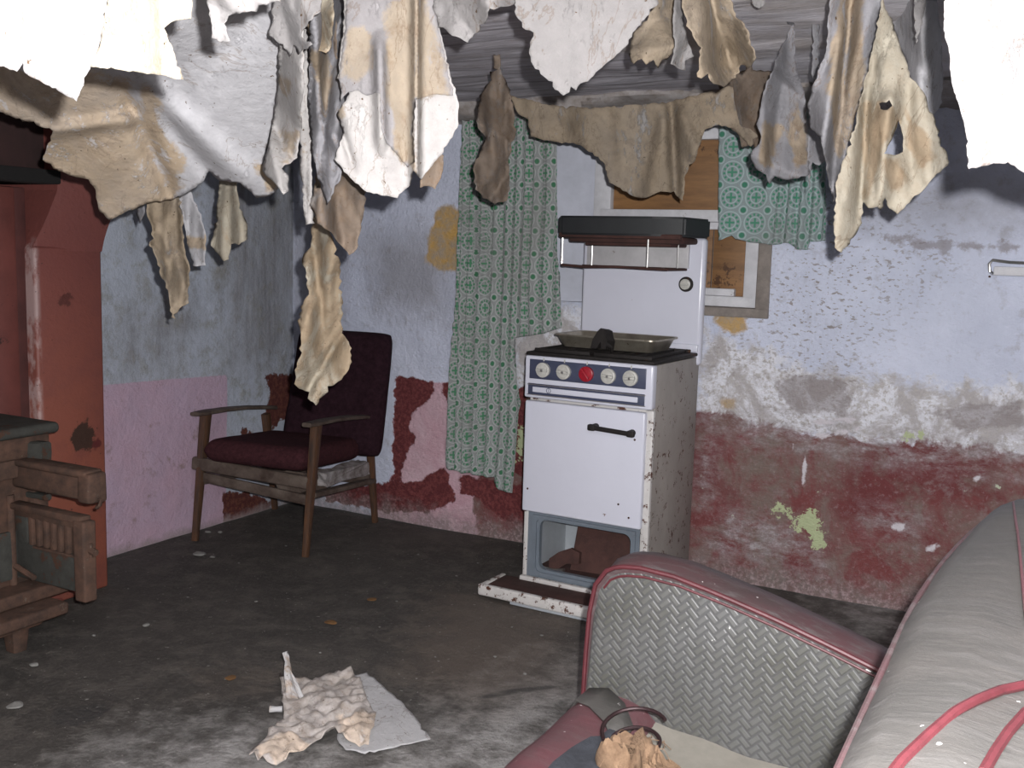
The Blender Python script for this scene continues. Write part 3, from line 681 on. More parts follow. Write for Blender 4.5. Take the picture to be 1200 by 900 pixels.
# scrap inside
def local(name, m, pts_fn, label, cat, **k):
    mb = MB(); pts_fn(mb)
    for v in mb.bm.verts: v.co = ckm @ v.co
    o = mb.build(name, m, **k); tag(o, label, cat); return o
def scrap1(mb):
    poly = [(.165, .085), (.165, .27), (.235, .298), (.30, .29), (.46, .20), (.47, .085)]
    mb.prism(poly, lambda x, z: (x, .10 + (z - .1) * .35 + (x - .2) * .12, z), lambda x, z: (x, .103 + (z - .1) * .35 + (x - .2) * .12, z + .002))
local('rusty_sheet', 'rust', scrap1, 'bent rust-brown sheet of metal leaning inside the open bottom of the cooker', 'scrap metal', smooth=False)
def scrap2(mb):
    poly = [(.085, .09), (.085, .13), (.12, .16), (.165, .18), (.20, .165), (.20, .12), (.15, .115), (.12, .09)]
    mb.prism(poly, lambda x, z: (x + .01, .045 + (x - .1) * .3, z), lambda x, z: (x + .012, .06 + (x - .1) * .3, z))
local('rusty_bracket', 'rust', scrap2, 'small rusty bracket standing left of the bent sheet inside the cooker', 'scrap metal', smooth=False)
local('metal_lug', 'chrome', lambda mb: mb.tube([(.07, .035, .092), (.12, .03, .092), (.165, .035, .097)], [.008, .010, .013], 8, flat=.5), 'short dull metal lever lying at the mouth of the cooker compartment', 'scrap metal')
# roasting tin on the hob
def pan(mb):
    x0, x1, y0, y1, z0, z1 = .055, .47, .10, .345, .968, 1.016; c = .03
    def rr(x0, x1, y0, y1, z):
        o = []
        for cx, cy, a0 in ((x1 - c, y1 - c, 0), (x0 + c, y1 - c, PI / 2), (x0 + c, y0 + c, PI), (x1 - c, y0 + c, 1.5 * PI)):
            for k in range(6): a = a0 + PI / 2 * k / 5; o.append(mb.bm.verts.new((cx + c * math.cos(a), cy + c * math.sin(a), z)))
        return o
    rs = [rr(x0 + .02, x1 - .02, y0 + .02, y1 - .02, z0), rr(x0, x1, y0, y1, z1), rr(x0 - .008, x1 + .008, y0 - .008, y1 + .008, z1 + .002), rr(x0 - .008, x1 + .008, y0 - .008, y1 + .008, z1 - .004), rr(x0 + .003, x1 - .003, y0 + .003, y1 - .003, z1 - .002), rr(x0 + .023, x1 - .023, y0 + .023, y1 - .023, z0 + .004)]
    n = 24
    for a, b in zip(rs, rs[1:]):
        for k in range(n): mb.bm.faces.new((a[k], a[(k + 1) % n], b[(k + 1) % n], b[k]))
    mb.bm.faces.new(rs[0][::-1]); mb.bm.faces.new(rs[-1])
local('roasting_tin', 'tin', pan, 'shallow dull metal roasting tin standing on the cooker hob', 'roasting tin')
def burnt(mb):
    mb.prism([(.135, .968), (.145, 1.00), (.165, 1.035), (.178, 1.045), (.192, 1.040), (.196, 1.012), (.205, 1.0), (.20, .968), (.18, .968), (.175, .995), (.16, .968)],
             lambda x, z: (x + .105, .035, z + .01), lambda x, z: (x + .115, .085, z + .006))
    mb.tube([(.305, .04, 1.0), (.323, .05, .985), (.32, .06, .970)], .007, 8)
local('burnt_bracket', 'rustdk', burnt, 'charred black bent bracket standing on the hob before the roasting tin', 'bracket', rough=.004, rsc=40)

# ================================================================== WOODEN EASY CHAIR
wc = empty('easy_chair', (.348, -.425, 0), math.radians(8))
tag(wc, 'wooden-armed easy chair with dark maroon upholstery standing in the far corner', 'chair')
HW = .285; FY, RY = -.285, .245
def stick(nm, m, a, b, w0, d0, w1=None, d1=None, ref=(0, 1, 0)):
    mb = MB(); mb.bar(a, b, w0, d0, w1, d1, ref); return mb.build(nm, m, wc, rough=.0015, rsc=25)
AZ0, AZ1 = .575, .520
for s in (-1, 1):
    stick('leg', 'woodleg', (s * HW, FY - .05, 0), (s * HW, FY + .035, AZ0 - .01), .026, .030, .040, .050)
    stick('leg', 'woodleg', (s * HW, RY + .06, 0), (s * HW, RY - .02, AZ1 - .02), .026, .028, .036, .045)
    mb = MB(); pr = None
    for i in range(13):        # shaped armrest, widest in front
        t = i / 12; y = FY - .045 + (RY - FY + .11) * t; z = AZ0 + (AZ1 - AZ0) * t + .012 * math.sin(t * PI); wd = .066 - .022 * t - (.02 if i in (0, 12) else 0); h = .009
        r = [mb.bm.verts.new((s * HW + sx * wd / 2, y, z + sz * h)) for sx, sz in ((-1, -.6), (-.7, -1), (.7, -1), (1, -.6), (1, .6), (.7, 1), (-.7, 1), (-1, .6))]
        if pr:
            for k in range(8): mb.bm.faces.new((pr[k], pr[(k + 1) % 8], r[(k + 1) % 8], r[k]))
        else: mb.bm.faces.new(r)
        pr = r
    mb.bm.faces.new(pr); mb.build('armrest', 'wood', wc, rough=.002, rsc=30)
    stick('side_rail', 'wood', (s * (HW - .0), FY + .0, .262), (s * (HW - .0), RY + .02, .215), .024, .050, ref=(1, 0, 0))
stick('front_rail', 'wood', (-HW - .035, FY - .005, .345), (HW - .01, FY - .005, .315), .058, .034, ref=(0, 1, 0))
stick('front_rail', 'wood', (-HW, FY - .0, .285), (HW, FY - .0, .235), .045, .022, ref=(0, 1, 0))
stick('rear_rail', 'wood', (-HW, RY, .225), (HW, RY, .225), .05, .022)
def cushion(nm, m, w_, d_, t_, loc, rx, bulge=.25, seams=(), taper=0.0):
    nx, ny = 18, 18; bm = bmesh.new(); top = {}; bot = {}
    for i in range(nx + 1):
        for j in range(ny + 1):
            u = -1 + 2 * i / nx; v = -1 + 2 * j / ny
            e = (1 - abs(u) ** 12) * (1 - abs(v) ** 12); e = max(0, e) ** .22
            x = u * w_ / 2 * (1 - .04 * (abs(v) ** 8)) * (1 - taper * (v + 1) / 2); y = v * d_ / 2 * (1 - .04 * (abs(u) ** 8))
            zt = t_ / 2 * e * (1 + bulge * (1 - u * u) * (1 - v * v)); 
            for sv in seams: zt -= t_ * .22 * math.exp(-((v - sv) / .05) ** 2) * (e > 0)
            zt += .004 * mn.noise(Vector((x * 14, y * 14, 2)))
            top[i, j] = bm.verts.new((x, y, zt))
            bot[i, j] = top[i, j] if (i in (0, nx) or j in (0, ny)) else bm.verts.new((x, y, -t_ / 2 * e))
    for i in range(nx):
        for j in range(ny):
            bm.faces.new((top[i, j], top[i + 1, j], top[i + 1, j + 1], top[i, j + 1]))
            try: bm.faces.new((bot[i, j], bot[i, j + 1], bot[i + 1, j + 1], bot[i + 1, j]))
            except ValueError: pass
    mt = Matrix.Translation(loc) @ Matrix.Rotation(rx, 4, 'X')
    for v in bm.verts: v.co = mt @ v.co
    mb = MB(); mb.bm.free(); mb.bm = bm; o = mb.build(nm, m, wc, ang=80, sub=1); return o
cushion('seat_cushion', 'maroonf', .54, .58, .105, (0.01, -.060, .398), math.radians(-4), .04)
cushion('backrest', 'purplef', .56, .62, .10, (.095, .270, .635), math.radians(76), .15, seams=(-.25, .12, .5), taper=.06)
mb = MB(); mb.prism([(-.02, .335), (.05, .37), (.13, .37), (.15, .29), (.10, .27), (.0, .28)], lambda x, z: (x + .10, FY + .02, z - .02), lambda x, z: (x + .12, FY + .16, z - .05))
mb.build('torn_webbing', 'wood', wc, smooth=False, rough=.012, rsc=18)
mb = MB()
mb.prism([(.0, .28), (.0, .345), (.30, .335), (.40, .32), (.40, .265), (.2, .285)], lambda y, z: (HW - .04, FY + .10 + y, z), lambda y, z: (HW + .016, FY + .10 + y, z - .008))
bmesh.ops.subdivide_edges(mb.bm, edges=list(mb.bm.edges), cuts=4, use_grid_fill=True)
mb.build('torn_lining', 'lining', wc, smooth=False, rough=.016, rsc=22)

# ================================================================== VINYL ARMCHAIR (settee) facing left, seen over its back
st = empty('vinyl_settee', (2.95, -2.62, 0))
tag(st, 'worn grey and red vinyl settee with red piping and torn seat in the right foreground', 'settee')
def ms(nm, m, fn, parent=None, **k):
    mb = MB(); fn(mb)
    for v in mb.bm.verts: v.co -= Vector((2.95, -2.62, 0))
    return mb.build(nm, m, parent or st, **k)
def armtop(x):     # height of the arm's inner edge above the floor as it runs from front to back
    ks = [(2.555, .30), (2.56, .50), (2.575, .585), (2.605, .628), (2.66, .643), (2.76, .636), (2.86, .615), (2.98, .585), (3.10, .550), (3.22, .512), (3.40, .46)]
    for (a, b), (c, d) in zip(ks, ks[1:]):
        if x <= c: return b + (d - b) * (x - a) / (c - a)
    return ks[-1][1]
xs = [2.555, 2.558, 2.563, 2.568, 2.575, 2.585, 2.60, 2.62] + [2.64 + .04 * i for i in range(20)]
def arm(side):
    yi = -2.0 if side > 0 else -3.22; o = side   # inner face at yi, body goes outwards by o
    def panel(mb):
        rows = []
        for x in xs:
            zt = armtop(x) - .010; zb = .20
            rows.append([mb.bm.verts.new((x + .008, yi - o * (.004 + .012 * math.sin(PI * min(1, max(0, (z_ - zb) / (zt - zb))))), z_)) for z_ in [zb + (zt - zb) * k / 14 for k in range(15)]])
        for a, b in zip(rows, rows[1:]):
            for k in range(14): mb.bm.faces.new((a[k], a[k + 1], b[k + 1], b[k]))
    ms('arm_inner_panel', 'plate', panel)
    def body(mb):
        rows = []
        for x in xs:
            zt = armtop(x); T = .155; r = [(yi, .10), (yi, zt - .004), (yi + o * .012, zt + .004), (yi + o * T * .35, zt + .016), (yi + o * T * .7, zt + .010), (yi + o * T, zt - .025), (yi + o * (T + .01), zt - .08), (yi + o * T, .10)]
            fx = .02 * (x < 2.57)
            rows.append([mb.bm.verts.new((x, y, z)) for y, z in r])
        for a, b in zip(rows, rows[1:]):
            for k in range(7): mb.bm.faces.new((a[k], a[k + 1], b[k + 1], b[k]))
        mb.bm.faces.new(rows[0]); mb.bm.faces.new(rows[-1])
    ms('arm', 'vred', body, ang=50)
    ms('arm_piping', 'piping', lambda mb: (mb.tube([(2.553, yi - o * .004, .16)] + [(x - .002, yi - o * .004, armtop(x) + .002) for x in xs if x < 3.32], .0055, 8),
                                           mb.tube([(x + .010, yi - o * .006, armtop(x) - .016) for x in xs if 2.58 < x < 3.32], .003, 6)))
arm(1); arm(-1)
# back: a broad rounded roll that stands above the arms
BY0, BY1 = -2.05, -3.41
def backprof(y):
    t = min(1, max(0, (BY0 - y) / .06)); e = math.sin(t * PI / 2) ** .7
    t2 = min(1, max(0, (y - BY1) / .18)); e2 = math.sin(t2 * PI / 2) ** .7
    k = min(e, e2); crest = .895 + .035 * k
    q = min(1, max(0, (y + 2.85) / .78)); dx = .075 * q * q; nar = 1 - .45 * q ** 1.5        # far end swept back and narrower
    P_ = [(3.20, .12), (3.215, .35), (3.235, .52), (3.26, .66), (3.285, .78), (3.305, crest - .06), (3.320, crest - .022), (3.345, crest - .004), (3.40, crest + .004 * k), (3.46, crest - .004), (3.53, crest - .022), (3.58, crest - .06), (3.615, crest - .12), (3.63, .60), (3.64, .35), (3.64, .12)]
    return [(x + dx * (z / crest) if x < 3.39 else 3.39 + dx + (x - 3.39) * nar, z) for x, z in P_]
ys = [BY0 - .06 * (1 - math.cos(PI / 2 * i / 5)) for i in range(5)] + [BY0 - .06 - (1.36 - .24) * i / 16 for i in range(17)] + [BY1 + .18 * (1 - math.sin(PI / 2 * i / 8)) for i in range(1, 9)]
def bk(mb):
    rows = []
    for y in ys:
        rows.append([mb.bm.verts.new((x + .006 * mn.noise(Vector((x * 6, y * 6, z * 6))), y, z + .006 * mn.noise(Vector((x * 7, y * 5, z * 7 + 4))))) for x, z in backprof(y)])
    for a, b in zip(rows, rows[1:]):
        for k in range(len(a) - 1): mb.bm.faces.new((a[k], a[k + 1], b[k + 1], b[k]))
    mb.bm.faces.new(rows[0]); mb.bm.faces.new(rows[-1])
ms('back', 'vback', bk, ang=60)
def pipe_on_back(k0, k1, f, r=.005):
    pts = []
    for i, y in enumerate(ys):
        t = i / (len(ys) - 1); kk = k0 + (k1 - k0) * f(t); a = int(kk); a = min(a, 14); q = kk - a; p = backprof(y)
        pts.append((p[a][0] + (p[a + 1][0] - p[a][0]) * q, y, p[a][1] + (p[a + 1][1] - p[a][1]) * q + .003))
    return pts
def arc_piping(nm, pts, r_, z, m='piping'):
    ps = [on_z(x, y, z) for x, y in pts]; out = []
    for a, b in zip(ps, ps[1:]):
        for q in range(6): out.append(a.lerp(b, q / 6))
    out.append(ps[-1])
    for q in out:          # lie on the top surface
        pr = backprof(q.y); zz = pr[-1][1]
        for (x0, z0), (x1, z1) in zip(pr[5:], pr[6:]):
            if x0 <= q.x <= x1: zz = z0 + (z1 - z0) * (q.x - x0) / (x1 - x0 + 1e-9)
        q.z = zz + .003
    ms(nm, m, lambda mb: mb.tube(out, r_, 8))
ms('back_edge_welt', 'vred', lambda mb: mb.tube(pipe_on_back(5.6, 5.6, lambda t: t), .004, 8))
arc_piping('back_piping', [(1035, 925), (1055, 902), (1085, 875), (1115, 851), (1145, 832), (1172, 818), (1203, 808), (1245, 799)], .0048, .925)
arc_piping('back_piping', [(1150, 925), (1165, 897), (1180, 873), (1200, 848), (1230, 822)], .0048, .92)
arc_piping('back_seam', [(1187, 592), (1190, 620), (1194, 650), (1198, 690), (1203, 740)], .0022, .925, 'vredf')
# seat: torn front rail and exposed lining
def seatfront(mb):
    rows = []
    for i in range(23):
        y = -2.0 - 1.22 * i / 22
        pr = [(2.575, .10), (2.56, .22), (2.556, .29), (2.562, .322), (2.585, .338), (2.62, .342), (2.67, .338), (2.71, .325), (2.735, .30), (2.74, .25)]
        rows.append([mb.bm.verts.new((x + .004 * mn.noise(Vector((x * 9, y * 9, z * 9))), y, z + .006 * mn.noise(Vector((x * 9, y * 7, 3))))) for x, z in pr])
    for a, b in zip(rows, rows[1:]):
        for k in range(9): mb.bm.faces.new((a[k], a[k + 1], b[k + 1], b[k]))
ms('seat_front', 'vredf', seatfront)
def greyband(mb):
    pts = [(2.552, -2.02, .30), (2.575, -2.03, .342), (2.62, -2.06, .352), (2.68, -2.11, .350), (2.73, -2.18, .335)]
    a = [mb.bm.verts.new(Vector(p) + Vector((-.0, .045, .004))) for p in pts]; b = [mb.bm.verts.new(Vector(p) + Vector((-.004, -.055, .002))) for p in pts]
    for k in range(4): mb.bm.faces.new((a[k], a[k + 1], b[k + 1], b[k]))
gb = ms('seat_corner_patch', 'vback', greyband); md = gb.modifiers.new('t', 'SOLIDIFY'); md.thickness = .006
gb['label'] = 'grey corner of the seat'
def deck(mb):
    rows = []
    for i in range(16):
        x = 2.735 + .52 * i / 15
        rows.append([mb.bm.verts.new((x, -2.012 - 1.2 * j / 24, .300 - .02 * math.sin(PI * j / 24) - .045 * (x - 2.735) / .5 + .010 * mn.noise(Vector((x * 8, j * .5, 0))))) for j in range(25)])
    for a, b in zip(rows, rows[1:]):
        for k in range(24): mb.bm.faces.new((a[k], a[k + 1], b[k + 1], b[k]))
ms('seat_deck', 'cloth', deck)
ms('seat_base', 'navyvin', lambda mb: mb.b2((2.60, -3.2, .08), (3.25, -2.02, .235), .01))
def tear(mb):
    pts = [(2.66, -2.30, .352), (2.70, -2.20, .352), (2.745, -2.19, .335), (2.79, -2.24, .32), (2.80, -2.42, .325), (2.74, -2.62, .345), (2.67, -2.64, .354), (2.665, -2.48, .356)]
    c = mb.bm.verts.new((2.73, -2.38, .350)); vs2 = [mb.bm.verts.new(p) for p in pts]
    for k in range(8): mb.bm.faces.new((vs2[k], vs2[(k + 1) % 8], c))
    bmesh.ops.subdivide_edges(mb.bm, edges=list(mb.bm.edges), cuts=3, use_grid_fill=True)
    for v in mb.bm.verts: v.co.z += .012 * mn.noise(v.co * 30)
ms('torn_wadding', 'navyvin', tear)
for fx, fy in ((2.62, -2.02), (2.62, -3.2), (3.55, -2.12), (3.55, -3.3)):
    ms('foot', 'wood', lambda mb: mb.disc((fx, fy, 0), .028, .12, 'Z', 14))
# rusty coil springing out, hessian tuft
def coil(mb):
    c = on_z(741, 862, .37); pts = []
    for i in range(70):
        a = 2 * PI * i / 34 + .6; t = i / 69; rr = .066 - .022 * t
        pts.append((c.x + rr * math.cos(a) * 1.0, c.y + rr * math.sin(a), .395 - .075 * t + .012 * math.sin(a)))
    mb.tube(pts, .0042, 8)
ms('coil_spring', 'spring', coil)
def tuft(mb):
    c = on_z(742, 890, .36); R_ = 9
    rows = []
    for i in range(26):
        t = i / 25; row = []
        for j in range(40):
            a = 2 * PI * j / 40; rad = .018 + .052 * math.sin(t * PI * .62 + .15) * (1 + .7 * mn.noise(Vector((math.cos(a) * 1.3, math.sin(a) * 1.3, t * 3)))) + .004 * math.sin(a * 5 + t * 7 + 2 * mn.noise(Vector((a, t * 4, 3))))
            row.append(mb.bm.verts.new((c.x + rad * math.cos(a) * 1.1, c.y + rad * math.sin(a) * 1.0, .385 - .09 * t + .045 * mn.noise(Vector((math.cos(a) * 1.6, math.sin(a) * 1.6, t * 3))) + .014 * mn.noise(Vector((a * 4, t * 12, 1))))))
        rows.append(row)
    for a_, b_ in zip(rows, rows[1:]):
        for k in range(40): mb.bm.faces.new((a_[k], a_[(k + 1) % 40], b_[(k + 1) % 40], b_[k]))
    mb.bm.faces.new(rows[0])
ht = ms('hessian_stuffing', 'hessian', tuft)
def strands(mb):
    c = on_z(745, 880, .36); rnd = random.Random(3)
    for k in range(34):
        a = rnd.uniform(0, 2 * PI); r0 = rnd.uniform(.015, .06); p = Vector((c.x + r0 * math.cos(a), c.y + r0 * math.sin(a), .375))
        d = Vector((math.cos(a + rnd.uniform(-1, 1)), math.sin(a + rnd.uniform(-1, 1)), rnd.uniform(-.3, .3))) * rnd.uniform(.004, .010); pts = [p]
        for q in range(4): p = p + d + Vector((rnd.uniform(-.006, .006), rnd.uniform(-.006, .006), -.004 * q)); pts.append(p.copy())
        mb.tube(pts, .0009, 4)
tag(ms('hessian_strands', 'hessian', strands, ht), kind='stuff')

# ================================================================== CAST-IRON RANGE
rg = empty('cast_iron_range', (.25, -2.35, 0))
tag(rg, 'rusty cast-iron cooking range with its doors hanging open in the chimney alcove', 'range')
def mr(nm, m, fn, parent=None, **k):
    mb = MB(); fn(mb)
    for v in mb.bm.verts: v.co -= Vector((.25, -2.35, 0))
    k.setdefault('rough', .003); return mb.build(nm, m, parent or rg, **k)
RX = .50; RYR = -1.86
mr('body', 'iron', lambda mb: (mb.b2((.06, -2.80, .17), (RX, RYR, .64), .01), mb.b2((.06, -2.78, .64), (RX - .03, RYR - .02, .70), .008)))
mr('top_plate', 'irongr', lambda mb: (mb.b2((.04, -2.86, .700), (RX + .10, RYR + .0, .735), .016, 4)))
mr('cornice', 'iron', lambda mb: (mb.b2((.1, -2.82, .62), (RX + .045, RYR, .70), .012, 3)))
mr('base_ledge', 'iron', lambda mb: (mb.b2((.06, -2.84, .155), (RX + .10, RYR + .03, .20), .010, 3), mb.b2((.06, -2.84, .11), (RX + .17, RYR - .04, .150), .010, 3), mb.b2((.06, -2.84, .08), (RX + .12, RYR - .10, .11), .008)))
mr('ash_frame', 'iron', lambda mb: (mb.b2((RX - .01, -2.10, .20), (RX + .03, -2.06, .60), .006), mb.b2((RX - .01, RYR - .055, .20), (RX + .03, RYR - .0, .60), .006), mb.b2((RX - .01, -2.10, .56), (RX + .035, RYR, .62), .006)))
mr('ash_panel', 'irongr', lambda mb: mb.b2((RX - .005, -2.07, .22), (RX + .01, RYR - .05, .38), .004))
for fx, fy in ((RX + .06, RYR - .16), (RX + .06, -2.7), (.15, -2.7), (.15, RYR - .1)):
    mr('foot', 'iron', lambda mb: mb.bar((fx, fy, 0), (fx, fy, .10), .05, .05, .07, .07))
# thick hinged bar door standing out from the front
def ydoor(x): return RYR - .075 - (x - RX) * .03
def rail(mb):
    mb.b2((RX + .0, RYR - .115, .525), (RX + .365, RYR - .07, .612), .012, 3)
    mb.b2((RX - .0, RYR - .125, .598), (RX + .36, RYR - .055, .622), .010, 3)
    mb.b2((RX + .325, RYR - .125, .520), (RX + .378, RYR - .055, .615), .010, 3)
rl = mr('firebox_door', 'iron', rail)
mr('latch', 'iron', lambda mb: mb.tube([(RX + .37, RYR - .09, .53), (RX + .392, RYR - .09, .535), (RX + .385, RYR - .09, .515), (RX + .37, RYR - .09, .505)], .006, 7), rl)
def ribs(mb):
    x0, x1, y = RX + .01, RX + .335, RYR - .10
    sx = [x0 + .055 + .034 * k for k in range(7)]
    for k in range(6): mb.b2((sx[k] + .013, y - .016, .345), (sx[k + 1] - .002, y + .010, .437), .003)
    mb.b2((x0, y - .015, .432), (x1, y + .010, .463), .004); mb.b2((sx[6] + .011, y - .015, .340), (x1, y + .010, .435), .003)
def slotted(mb):
    x0, x1, z0, z1, y = RX + .01, RX + .335, .225, .462, RYR - .10
    sx = [x0 + .055 + .034 * k for k in range(7)]; sz0, sz1 = .345, .435
    mb.b2((x0, y - .012, z0), (x1, y + .012, sz0), .003); mb.b2((x0, y - .012, sz1), (x1, y + .012, z1), .003)
    mb.b2((x0, y - .012, sz0), (sx[0], y + .012, sz1), .002)
sd = mr('oven_door', 'irongr', slotted)
mr('door_edge', 'iron', lambda mb: (mb.b2((RX + .31, RYR - .135, .205), (RX + .362, RYR - .085, .465), .008, 3), mb.b2((RX + .0, RYR - .13, .455), (RX + .34, RYR - .085, .478), .006), mb.b2((RX + .10, RYR - .12, .338), (RX + .30, RYR - .108, .346), .002)), sd)
mr('slot_grille', 'iron', ribs, sd)
mr('slot_gap_shade', 'nearblack', lambda mb: mb.b2((RX + .03, RYR - .090, .33), (RX + .30, RYR - .084, .44), .001), sd)  # shade in the gaps between ribs, painted as a near-black sheet
mr('door_catch', 'iron', lambda mb: (mb.tube([(RX + .355, RYR - .11, .375), (RX + .385, RYR - .11, .368)], .012, 8), mb.tube([(RX + .36, RYR - .11, .395), (RX + .36, RYR - .11, .35)], .008, 8)), sd)
mr('hinge', 'iron', lambda mb: (mb.tube([(RX + .0, RYR - .12, .19), (RX + .0, RYR - .12, .50)], .014, 10), mb.tube([(RX + .03, RYR - .13, .268), (RX + .12, RYR - .13, .243)], .010, 8)))
mr('bracket_arm', 'irongr', lambda mb: mb.bar((RX + .0, RYR - .07, .64), (RX + .09, RYR - .05, .64), .07, .05))
mr('bracket_arm', 'irongr', lambda mb: mb.bar((RX - .0, RYR - .05, .49), (RX + .09, RYR - .05, .49), .02, .03))
# rust-coloured knob lying on the hearth under the door
o = mr('iron_knob', 'redplain', lambda mb: mb.tube([(.33, -1.72, .02), (.36, -1.70, .022), (.385, -1.70, .018)], [.014, .022, .010], 10)); o.parent = None
o.location = (.25, -2.35, 0); tag(o, 'small rust-red lump on the dark floor under the open range door', 'rubble')

# ================================================================== CURTAINS
def jag(pts, rnd, amp, stp=5.0, keep=lambda p: False):
    out = []
    for i, a in enumerate(pts):
        b = pts[(i + 1) % len(pts)]; L = math.hypot(b[0] - a[0], b[1] - a[1]); n = max(1, int(L / stp)); nx, ny = (b[1] - a[1]) / (L + 1e-6), -(b[0] - a[0]) / (L + 1e-6)
        for k in range(n):
            t = k / n; x = a[0] + (b[0] - a[0]) * t; y = a[1] + (b[1] - a[1]) * t
            q = 0 if k == 0 else amp * (rnd.uniform(-.8, .8) + (rnd.uniform(-2.2, 1.0) if rnd.random() < .16 else 0) + .8 * mn.noise(Vector((x * .035, y * .035, 3.3))))
            out.append((x + nx * q, y + ny * q))
    return out
def tri(poly, holes, stp):
    P = np.array(poly); x0, y0 = P.min(0); x1, y1 = P.max(0)
    gx, gy = np.meshgrid(np.arange(x0, x1, stp), np.arange(y0, y1, stp)); gx = gx.copy(); gx[1::2] += stp / 2
    gx = gx.ravel(); gy = gy.ravel(); s_ = sdist(gx, gy, poly); ok = s_ > stp * .45
    for h in holes: ok &= sdist(gx, gy, h) < -stp * .45
    pts = [Vector(p) for p in poly]; edges = [(i, (i + 1) % len(poly)) for i in range(len(poly))]
    for h in holes:
        b = len(pts); pts += [Vector(p) for p in h]; edges += [(b + i, b + (i + 1) % len(h)) for i in range(len(h))]
    pts += [Vector((a, b)) for a, b in zip(gx[ok], gy[ok])]
    v, e, f, *_ = delaunay_2d_cdt(pts, edges, [], 0, 1e-4)
    v = [(p.x, p.y) for p in v]; out = []
    for q in f:
        cx = sum(v[i][0] for i in q) / len(q); cy = sum(v[i][1] for i in q) / len(q); c = (np.array([cx]), np.array([cy]))
        out.append((q, cx, cy))
    cx = np.array([o[1] for o in out]); cy = np.array([o[2] for o in out]); k = sdist(cx, cy, poly) > 0
    for h in holes: k &= sdist(cx, cy, h) < 0
    return v, [o[0] for o, kk in zip(out, k) if kk]

def curtain(name, m, pts, k, pleat, label, seed, bow=lambda x, z: 0, du=0):
    rnd = random.Random(seed); w2 = [(on_y(x, y, k).x * 400, -on_y(x, y, k).z * 400) for x, y in jag(pts, rnd, .5)]
    v, f = tri(w2, [], 3.2)
    xs_ = np.array([p[0] / 400 for p in v]); zs_ = np.array([-p[1] / 400 for p in v])
    x0 = xs_.min(); n = 1600; gx = np.linspace(x0 - .01, xs_.max() + .01, n); py = np.array([pleat(x) for x in gx])
    arc = np.concatenate([[0], np.cumsum(np.hypot(np.diff(gx), np.diff(py) * .9))])
    co = []; uvs = []
    for x, z in zip(xs_, zs_):
        co.append((x + .004 * mn.noise(Vector((x * 10, z * 3, 8))), k - pleat(x + .012 * mn.noise(Vector((z * 2.2, 1, x * 3)))) + bow(x, z) - .006 * mn.noise(Vector((x * 6, z * 4, 2))), z))
        uvs.append((float(np.interp(x, gx, arc)) + du, z))
    me = bpy.data.meshes.new(name); me.from_pydata(co, [], [tuple(q) for q in f]); me.update()
    uvl = me.uv_layers.new(name='UVMap')
    for p in me.polygons:
        p.use_smooth = True
        for li in p.loop_indices: uvl.data[li].uv = uvs[me.loops[li].vertex_index]
    o = link(name, me, m); md = o.modifiers.new('t', 'SOLIDIFY'); md.thickness = .0015
    tag(o, label, 'curtain'); return o
xa = on_y(542, 200, -.11).x
def pl1(x):
    u = x - xa
    a = .026 if .03 < u < .17 else .014 if u < .24 else .010
    return a * (math.sin(u * 2 * PI / .052 + 1.2 * math.sin(u * 22)) + .5 * math.sin(u * 2 * PI / .021)) * (1 if u < .24 else .8 + .2 * math.sin(u * 30))
curtain('window_curtain', 'cur', [(541, 112), (560, 112), (610, 112), (640, 150), (651, 165), (652, 240), (656, 330), (658, 384), (640, 390), (603, 396), (603, 420), (606, 450), (611, 470), (607, 500), (604, 545), (600, 578), (585, 574), (577, 560), (555, 556), (522, 549), (521, 530), (528, 450), (534, 330), (539, 200)],
        -.11, pl1, 'long green medallion-patterned curtain hanging left of the cooker with a ragged hem', 5)
xb = on_y(843, 200, -.06).x
def pl2(x):
    u = x - xb
    return .002 * math.sin(u * 40) if u < .235 else .014 * math.sin((u - .235) * 2 * PI / .045)
curtain('window_curtain', 'cur2', [(843, 132), (880, 120), (962, 120), (966, 190), (969, 240), (968, 282), (950, 283), (945, 293), (934, 292), (925, 285), (908, 287), (880, 284), (862, 280), (858, 276), (842, 282)],
        -.06, pl2, 'short torn pale green patterned curtain remnant hanging over the right side of the window', 9, du=.02)

